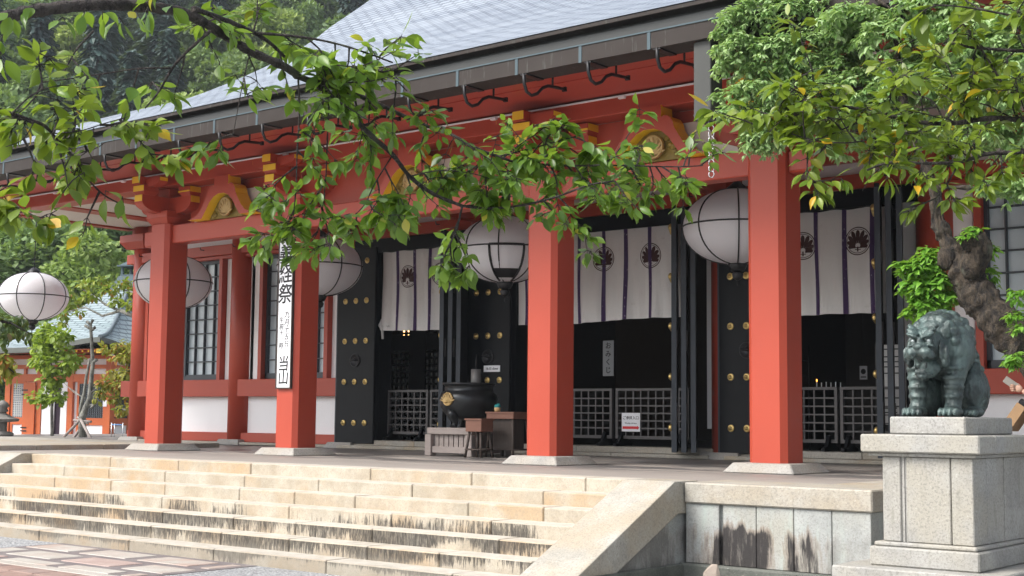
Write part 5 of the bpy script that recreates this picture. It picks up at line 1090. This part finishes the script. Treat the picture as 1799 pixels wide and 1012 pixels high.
# ================================================================== cherry branches in front and the tree behind the lion
rb = np.random.default_rng(42); rq = random.Random(5)
def resample(pts, step):
    pts = [np.array(p, float) for p in pts]; out = [pts[0]]
    for a, b in zip(pts[:-1], pts[1:]):
        n = max(1, int(np.linalg.norm(b-a)/step)); out += [a+(b-a)*i/n for i in range(1, n+1)]
    return out
def smooth3(c, n):
    c = [np.array(p, float) for p in c]; out = []
    for v in np.linspace(0, len(c)-1, n):
        i = int(min(math.floor(v), len(c)-2)); f = v-i; P = [c[max(i-1, 0)], c[i], c[i+1], c[min(i+2, len(c)-1)]]
        out.append(.5*((2*P[1])+(-P[0]+P[2])*f+(2*P[0]-5*P[1]+4*P[2]-P[3])*f*f+(-P[0]+3*P[1]-3*P[2]+P[3])*f**3))
    return out
class Branch:
    def __init__(s): s.w = MB(); s.P = []; s.T = []; s.N = []; s.L = []
    def leaf(s, p, t, L): 
        s.P.append(p); s.T.append(t); n = np.array([rb.normal()*.55, rb.normal()*.55-.25, 1.0]); s.N.append(n); s.L.append(L*rb.uniform(.7, 1.18))
    def spur(s, p, d, L, n=3):
        side = norm(np.cross(d, [0, 0, 1])+1e-6)
        for k in range(n):
            t = d*rb.uniform(.2, 1)+side*rb.choice([-1, 1])*rb.uniform(.4, 1.2)+rb.normal(size=3)*.35+np.array([0, 0, -rb.uniform(.05, 1.0)])
            t = norm(t); q = p+t*rb.uniform(.008, .03); s.w.tube([p, q], [.0016, .0013], 4); s.leaf(q, t, L)
    def twig(s, a, d, ln, L, rad=.004, sub=True, droop=.25, dens=1.):
        n = max(3, int(ln/.05)); pts = [a]; dd = norm(d)
        for i in range(n): dd = norm(dd+rb.normal(size=3)*.16+np.array([0, 0, -droop*.12])); pts.append(pts[-1]+dd*ln/n)
        s.w.tube(pts, np.linspace(rad, rad*.35, len(pts)), 5)
        for i in range(1, len(pts)):
            if rb.random() < .92*dens: s.spur(pts[i], norm(pts[i]-pts[i-1]), L, rb.integers(2, 5) if dens > .9 else rb.integers(1, 4))
            if sub and rb.random() < .36: s.twig(pts[i], norm(pts[i]-pts[i-1]+rb.normal(size=3)*.8), ln*rb.uniform(.3, .55), L, rad*.6, False, droop, dens)
        s.spur(pts[-1], dd, L, 3)
    def limb(s, px, r0, r1, L, every=.11, tw=(.15, .35), start=0., droop=.25, dens=1., jit=True, n=None):
        pts = smooth3([at(*p) for p in px], n or len(px)*6); k = len(pts)
        rr = np.linspace(r0, r1, k)*(1+.10*np.sin(np.arange(k)*1.9)+.05*rb.normal(size=k)); s.w.tube(pts, rr, 9)
        acc = 0; nxt = start
        for i in range(1, k):
            sg = pts[i]-pts[i-1]; acc += np.linalg.norm(sg)
            while acc > nxt:
                nxt += every*rb.uniform(.6, 1.4)
                if every > 5: break
                d = norm(sg); side = norm(np.cross(d, rb.normal(size=3))); s.twig(pts[i], d*.55+side*1.0, rb.uniform(*tw), L, .0042, True, droop, dens)
    def finish(s, thing_, lm, wid=.50):
        s.w.build('wood', cherrybark, thing_, False); L = np.array(s.L); leaves('leaves', s.P, s.T, s.N, L, L*wid*rb.uniform(.8, 1.15, len(L)), lm, thing_)
# --- long cherry branch from the upper left
t = thing('cherry_branch', 'long leafy cherry branch with thick dark bark stretching across the roof and pillars', 'branch', tuple(at(-150, 60, 4.2)))
B = Branch()
q0 = at(-820, 520, 3.5); B.w.tube(smooth3([(q0[0]-.25, q0[1], GROUND-.1), (q0[0]-.1, q0[1], -.1), q0, at(-560, 290, 3.7), at(-330, 160, 3.95), at(-160, 100, 4.1)], 40), np.interp(np.linspace(0, 1, 40), [0, .4, .7, 1], [.13, .095, .05, .023]), 12)
B.limb([(-160, 100, 4.1), (0, 36, 4.3), (60, 20, 4.4), (130, 11, 4.5), (200, 8, 4.6), (270, 14, 4.7), (330, 25, 4.8), (400, 65, 4.95), (440, 90, 5.0), (500, 117, 5.1), (524, 134, 5.15)], .023, .015, .064, .24, (.10, .22), .7, .25, .6)
B.limb([(524, 134, 5.15), (560, 152, 5.2), (600, 187, 5.25), (650, 236, 5.3), (690, 272, 5.35), (720, 310, 5.4), (760, 340, 5.45), (812, 362, 5.5)], .0115, .007, .064, .17, (.12, .28), .1)
B.limb([(812, 362, 5.5), (860, 366, 5.5), (920, 360, 5.52), (980, 345, 5.5), (1035, 325, 5.5), (1080, 318, 5.5)], .006, .003, .064, .075, (.10, .24), .0)
B.limb([(812, 362, 5.5), (803, 400, 5.5), (790, 430, 5.5), (778, 455, 5.5)], .005, .0025, .064, .06, (.08, .18), .05, .9)
B.limb([(524, 134, 5.15), (600, 157, 5.25), (667, 184, 5.35), (740, 218, 5.45), (790, 235, 5.5), (840, 262, 5.55), (910, 287, 5.6)], .0095, .0055, .064, .095, (.14, .32), .05)
B.limb([(910, 287, 5.6), (1000, 291, 5.65), (1100, 291, 5.7), (1180, 293, 5.75), (1235, 291, 5.8)], .005, .002, .064, .042, (.10, .22), .0, .1)
B.limb([(870, 276, 5.6), (930, 262, 5.65), (990, 245, 5.65), (1020, 238, 5.65)], .004, .002, .09, .065, (.10, .2), .0)
B.limb([(340, 15, 4.8), (403, 38, 5.0), (447, 58, 5.1), (475, 76, 5.15), (500, 100, 5.2)], .010, .006, .064, .13, (.12, .3), .05)
B.limb([(447, 58, 5.1), (500, 62, 5.1), (560, 70, 5.15), (620, 85, 5.2), (690, 110, 5.25)], .006, .003, .09, .085, (.12, .26), .1)
B.limb([(560, 110, 5.2), (620, 118, 5.25), (680, 130, 5.3), (715, 160, 5.3)], .004, .002, .064, .09, (.1, .24), .0)
B.limb([(370, 54, 4.8), (312, 108, 4.8), (279, 161, 4.85), (255, 190, 4.9)], .006, .0025, .064, .13, (.10, .22), .1, .25, .6)
B.limb([(300, 120, 4.8), (250, 120, 4.75), (180, 130, 4.7), (110, 140, 4.65), (70, 145, 4.6)], .0035, .002, .08, .17, (.1, .2), .1, .25, .6)
B.limb([(165, 54, 4.3), (134, 88, 4.3), (110, 132, 4.3)], .004, .002, .064, .13, (.08, .16), .1, .25, .6)
B.limb([(440, 90, 5.0), (430, 130, 5.0), (420, 180, 5.0), (410, 235, 5.0)], .0025, .0012, .08, .16, (.08, .18), .1, 1., .7)
B.limb([(524, 140, 5.15), (526, 200, 5.1), (522, 270, 5.1), (520, 330, 5.1), (515, 380, 5.1)], .0038, .002, .064, .075, (.10, .22), .2, .8)
B.limb([(578, 180, 5.2), (575, 250, 5.15), (571, 330, 5.15), (560, 400, 5.15), (548, 425, 5.15)], .0035, .0015, .064, .085, (.10, .20), .3, .9)
B.limb([(540, 385, 5.15), (510, 415, 5.1), (485, 430, 5.1)], .0025, .0012, .064, .065, (.08, .16), .0, .6)
B.limb([(690, 272, 5.35), (660, 320, 5.3), (640, 360, 5.3), (620, 380, 5.3)], .003, .0015, .08, .075, (.08, .2), .05, .5)
B.limb([(720, 310, 5.4), (770, 300, 5.45), (830, 305, 5.5), (890, 325, 5.5)], .003, .0015, .064, .07, (.1, .22), .0, .4)
for px, py, d in ((20, 20, 3.9), (60, 8, 4.0), (150, 15, 3.9), (180, 20, 3.9), (240, 20, 4.0), (260, 12, 4.1), (300, 10, 4.2), (110, 30, 3.9), (5, 60, 3.8), (0, 90, 3.7), (210, 30, 4.0)):
    B.spur(at(px, py, d), np.array([.2, .1, -1.]), .068, 3)
B.finish(t, leaf_cherry)
# --- lower left twig of the same kind
t = thing('cherry_branch', 'thin cherry branch with sparse yellowing leaves hanging across the gutter end', 'branch', tuple(at(-120, 170, 3.6)))
B = Branch(); B.limb([(-120, 160, 3.5), (-40, 183, 3.6), (0, 193, 3.7), (45, 208, 3.75), (78, 221, 3.8), (102, 247, 3.85), (130, 278, 3.9), (152, 312, 3.95), (182, 342, 4.0), (215, 360, 4.0)], .0065, .002, .062, .19, (.06, .18), .4, .5, .45)
B.limb([(20, 200, 3.7), (60, 165, 3.75), (110, 150, 3.8), (160, 160, 3.85)], .0025, .001, .06, .09, (.06, .13), .0, .25, .6)
B.limb([(60, 214, 3.75), (40, 245, 3.7), (10, 258, 3.7)], .002, .001, .062, .07, (.06, .12), .0)
B.limb([(90, 235, 3.8), (140, 230, 3.85), (190, 215, 3.9), (225, 205, 3.9)], .002, .001, .06, .07, (.06, .14), .0)
B.limb([(125, 272, 3.9), (165, 262, 3.95), (185, 250, 3.95)], .002, .001, .062, .06, (.06, .10), .0)
B.limb([(-60, 365, 3.6), (0, 362, 3.65), (30, 370, 3.7)], .002, .001, .062, .045, (.06, .1), .0)
for px, py in ((165, 225), (155, 265), (215, 345), (185, 335), (252, 280), (115, 262), (240, 268), (30, 372), (12, 380), (5, 350)): B.spur(at(px, py, 3.9), np.array([.3, 0, -.8]), .062, 2)
B.finish(t, leaf_cherry2, .56)
# --- cherry boughs at the upper right
t = thing('cherry_branch', 'spreading cherry boughs with yellow green leaves above the lion statue', 'branch', tuple(at(1900, 210, 5.6)))
B = Branch(); k = dict(droop=.12)
B.limb([(1900, 205, 5.4), (1799, 210, 5.4), (1738, 208, 5.4), (1670, 217, 5.4), (1603, 213, 5.4), (1536, 197, 5.4), (1479, 186, 5.4), (1435, 175, 5.4), (1395, 151, 5.4)], .013, .004, .064, .075, (.12, .30), .2, **k)
B.limb([(1900, 258, 5.2), (1799, 267, 5.2), (1738, 270, 5.2), (1687, 284, 5.2), (1637, 287, 5.2), (1563, 286, 5.2), (1523, 299, 5.2)], .010, .004, .062, .12, (.07, .15), .2, **k)
B.limb([(1900, 85, 5.5), (1799, 89, 5.5), (1755, 87, 5.5), (1704, 83, 5.5), (1685, 76, 5.5)], .009, .004, .064, .09, (.12, .28), .1, **k)
B.limb([(1690, 40, 5.5), (1704, 57, 5.5), (1744, 118, 5.45), (1771, 168, 5.4), (1788, 208, 5.4)], .004, .006, .064, .10, (.12, .28), .0, **k)
B.limb([(1529, 202, 5.4), (1486, 225, 5.35), (1445, 242, 5.35), (1405, 262, 5.3)], .004, .002, .064, .075, (.10, .24), .0, **k)
B.limb([(1600, 214, 5.4), (1560, 235, 5.35), (1500, 250, 5.3), (1440, 248, 5.3), (1390, 235, 5.3)], .004, .002, .064, .08, (.10, .24), .0, **k)
B.limb([(1420, 168, 5.4), (1390, 190, 5.4), (1360, 205, 5.4), (1335, 225, 5.4)], .003, .0015, .095, .06, (.08, .2), .0, **k)
B.limb([(1684, 287, 5.2), (1664, 323, 5.2), (1647, 345, 5.2), (1640, 375, 5.2)], .004, .002, .062, .08, (.06, .13), .0, .8)
B.limb([(1563, 286, 5.2), (1535, 305, 5.2), (1515, 335, 5.2)], .002, .001, .08, .14, (.04, .08), .0, .5)
B.limb([(1660, 218, 5.4), (1640, 180, 5.45), (1600, 160, 5.5), (1570, 130, 5.5)], .004, .002, .064, .10, (.10, .24), .0, **k)
B.limb([(1790, 30, 5.2), (1740, 20, 5.2), (1690, 12, 5.2), (1640, 8, 5.2)], .005, .002, .09, .10, (.10, .22), .0, **k)
B.limb([(1799, 150, 5.5), (1750, 160, 5.5), (1700, 150, 5.5), (1660, 145, 5.5)], .004, .002, .064, .09, (.10, .22), .0, **k)
B.limb([(1760, 270, 5.2), (1735, 300, 5.2), (1720, 335, 5.2)], .003, .0015, .062, .15, (.06, .12), .0, .7)
for c, r in (((13.6, -3.6, 3.3), 1.5), ((14.4, -1.8, 3.6), 1.5), ((13.4, -5.6, 3.8), 1.3), ((15.3, -4.2, 4.2), 1.7), ((12.9, -2.2, 4.6), 1.3)):  # out-of-view crown of this cherry, added to shade the pedestal's right face
    d = norm(rb.normal(size=(520, 3)))*r*(.5+.5*rb.random((520, 1)))
    for v in d: B.leaf(np.array(c)+v, norm(rb.normal(size=3)+np.array([0, 0, -.8])), .10)
B.w.tube([(16.2, -4.0, GROUND), (15.9, -3.8, .8), (15.3, -3.6, 2.2), (14.6, -3.4, 3.2), (13.4, -3.4, 3.6)], [.26, .22, .18, .12, .05], 10); B.w.tube([(15.3, -3.6, 2.2), (14.8, -5.2, 2.7), tuple(at(1900, 210, 5.6))], [.12, .06, .014], 8)
B.finish(t, leaf_cherry2, .46)
# --- leaning tree behind the lion
t = thing('leaning_tree', 'leaning evergreen tree with thick rough bark and glossy green foliage behind the lion statue', 'tree', (12.4, -2.5, GROUND))
Y0 = -2.5; q = lambda px, py, y=Y0: onY(px, py, y)
m = MB(); base = [np.array([12.4, -2.55, GROUND]), np.array([11.7, -2.5, -.2]), q(1850, 655), q(1799, 607), q(1752, 560), q(1712, 510), q(1690, 465), q(1665, 425), q(1648, 385), q(1640, 330), q(1600, 230), q(1580, 120), q(1570, 0), q(1560, -140)]
sp_ = smooth3(base, 170); rr = np.interp(np.linspace(0, 1, 170), np.linspace(0, 1, 14), [.32, .27, .225, .205, .195, .185, .165, .105, .085, .06, .05, .045, .04, .03]); rr = rr*(1+.07*np.sin(np.arange(170)*.53)+.05*np.sin(np.arange(170)*1.2)); m.tube(sp_, rr, 40)
m.tube(smooth3([q(1700, 490), q(1718, 455, -2.62), q(1722, 430, -2.66), q(1706, 415, -2.68), q(1690, 425, -2.66)], 40), np.linspace(.135, .085, 40), 28); m.ball(q(1706, 425, -2.7), (.095, .09, .075)); m.ball(q(1706, 468, -2.6), (.11, .11, .13)); m.ball(q(1664, 455, -2.58), (.08, .08, .10))
for a in ([(1580, 120), (1540, 90), (1480, 60), (1400, 50)], [(1590, 180), (1540, 160), (1450, 150), (1360, 160)], [(1600, 230), (1500, 230), (1400, 250), (1330, 250)], [(1585, 130), (1650, 80), (1740, 60)], [(1572, 20), (1500, -20), (1380, -10), (1290, 40)], [(1640, 330), (1720, 330), (1790, 330)]): m.tube(smooth3([q(*p, Y0+.15*i) for i, p in enumerate(a)], 14), np.linspace(.034, .012, 14), 8)
TRK = m
for q_ in ((.9, .1), (2.4, .13)): pass
to = m.build('trunk', roughbark, t, False); rough(to, .030, 7, (1.2, 1.2, .45), 4); sc = 13.9/F
tr_ = [o for o in t.children if o.name.startswith('trunk')][0]
def clusters(name, spec, n, size, mat, asp=.44):
    bl = [(q(px, py, Y0+dy), (rx*sc, rx*sc*.9, ry*sc)) for px, py, rx, ry, dy in spec]
    P = []; T = []; N = []; vol = np.array([b[1][0]*b[1][2] for b in bl]); cnt = rb.multinomial(n//5, vol/vol.sum())
    for (c, r), kx in zip(bl, cnt):
        d = norm(rb.normal(size=(kx, 3))); d[:, 2] = np.where(rb.random(kx) < .7, np.abs(d[:, 2]), d[:, 2]); rr_ = np.array(r); p0 = np.array(c)+d*rr_*(.62+.42*rb.random((kx, 1)))*(1+.18*np.sin(d[:, :1]*7)*np.cos(d[:, 2:]*8))
        for i in range(kx):           # small whorl of five drooping leaves
            for j in range(5):
                a = j*1.257+rb.uniform(0, .6); tt = np.array([math.cos(a), math.sin(a), -.35-rb.random()*.7])+d[i]*.55; P.append(p0[i]+rb.normal(size=3)*.012); T.append(tt); N.append(np.array([0, 0, 1.])+d[i]*.4+rb.normal(size=3)*.3)
    L = size*rb.uniform(.65, 1.25, len(P)); return leaves(name, P, T, N, L, L*asp, mat, t)
upper = [(1290, 40, 38, 30, -.1), (1330, 20, 45, 35, 0), (1380, 30, 55, 40, .1), (1440, 20, 45, 40, .2), (1300, 85, 45, 28, -.1), (1360, 90, 50, 30, 0), (1420, 80, 50, 30, .1), (1275, 65, 30, 22, -.1), (1470, 60, 35, 28, .2),
         (1290, 120, 40, 24, 0), (1350, 128, 50, 25, .1), (1410, 115, 50, 25, .15), (1460, 120, 40, 22, .2), (1320, 165, 50, 24, -.1), (1380, 170, 55, 25, 0), (1440, 160, 50, 24, .1), (1300, 200, 40, 22, -.1), (1350, 210, 45, 26, 0), (1275, 200, 24, 16, -.1), (1335, 245, 38, 28, 0), (1385, 235, 45, 26, .1), (1500, 150, 40, 28, .2), (1440, 215, 50, 28, .2), (1540, 130, 35, 20, .3), (1265, 170, 16, 12, -.1), (1265, 95, 22, 14, -.1), (1350, 262, 24, 15, .05), (1320, 262, 20, 12, .05)]
upper += [(1480, 100, 45, 30, .3), (1500, 60, 40, 30, .4), (1520, 190, 45, 30, .4), (1560, 190, 40, 24, .5), (1470, 190, 40, 24, .3), (1510, 120, 30, 25, .5), (1400, 140, 60, 30, .5), (1330, 100, 50, 40, .5), (1540, 40, 30, 30, .6), (1330, 60, 60, 40, .6), (1430, 60, 60, 40, .6), (1360, 200, 60, 40, .5)]
clusters('crown', upper, 24000, .076, leaf_bushy)
right = [(1560, 20, 50, 25, .5), (1620, 50, 45, 28, .4), (1680, 30, 50, 28, .3), (1740, 40, 50, 30, .3), (1590, 110, 40, 22, .5), (1640, 110, 40, 24, .3), (1690, 110, 45, 24, .3), (1760, 110, 45, 28, .3), (1600, 170, 40, 22, .6), (1660, 180, 40, 22, .5), (1540, 250, 40, 20, .5), (1480, 260, 40, 18, .4), (1730, 190, 50, 26, .5), (1770, 260, 40, 24, .3), (1760, 330, 40, 20, -.2), (1785, 345, 30, 16, -.2), (1500, 20, 45, 22, .7), (1720, 250, 50, 24, .6), (1640, 240, 50, 22, .7)]
right += [(1500, 40, 60, 40, -.1), (1560, 70, 60, 40, -.1), (1620, 20, 60, 30, 0), (1680, 70, 60, 40, 0), (1740, 90, 60, 40, 0), (1790, 40, 50, 40, 0), (1600, 140, 60, 36, .1), (1680, 150, 60, 36, .1), (1760, 160, 60, 36, .1), (1540, 180, 50, 34, .1), (1500, 220, 50, 30, .1), (1590, 220, 60, 30, .2), (1700, 230, 60, 30, .2), (1780, 230, 50, 30, .1), (1800, 120, 50, 40, 0)]
clusters('right_foliage', right, 17000, .088, leaf_bushy)
low = [(1605, 480, 24, 22, -.1), (1630, 465, 25, 20, 0), (1612, 510, 27, 22, -.1), (1645, 500, 28, 24, 0), (1625, 535, 25, 18, -.1), (1655, 530, 22, 18, 0), (1600, 550, 12, 12, -.1), (1590, 468, 14, 10, -.1), (1635, 440, 16, 8, .1)]
clusters('trunk_shoots', low, 1900, .095, leaf_bright, .46)
low2 = [(1735, 440, 14, 18, .1), (1740, 480, 12, 12, .2), (1735, 500, 12, 8, .2), (1790, 520, 16, 14, -.3), (1785, 560, 14, 14, -.3), (1792, 580, 12, 10, -.3), (1790, 630, 18, 8, -.4), (1775, 640, 10, 6, -.4), (1715, 405, 16, 6, -.2), (1700, 415, 10, 5, -.3)]
for a_, b_, n_ in ((0, 3, 190), (3, 6, 210), (6, 8, 120), (8, 10, 100)): clusters('small_shoot', low2[a_:b_], n_, .075, leaf_bright, .46)
hz = MB(); hz.box((-330, -30, -3), (60, 330, 150)); hzm = bpy.data.materials.new('haze_air'); hzm.use_nodes = True; hn = hzm.node_tree; hn.nodes.clear()
hv = hn.nodes.new('ShaderNodeVolumePrincipled'); hv.inputs['Color'].default_value = (.86, .93, 1, 1); hv.inputs['Density'].default_value = .00045; hv.inputs['Anisotropy'].default_value = .2
ho = hn.nodes.new('ShaderNodeOutputMaterial'); hn.links.new(hv.outputs[0], ho.inputs['Volume']); o = hz.build('haze', hzm); kind(o, 'stuff', 'thin bluish haze in the air over the wooded hillside', 'haze')
bpy.context.view_layer.update()
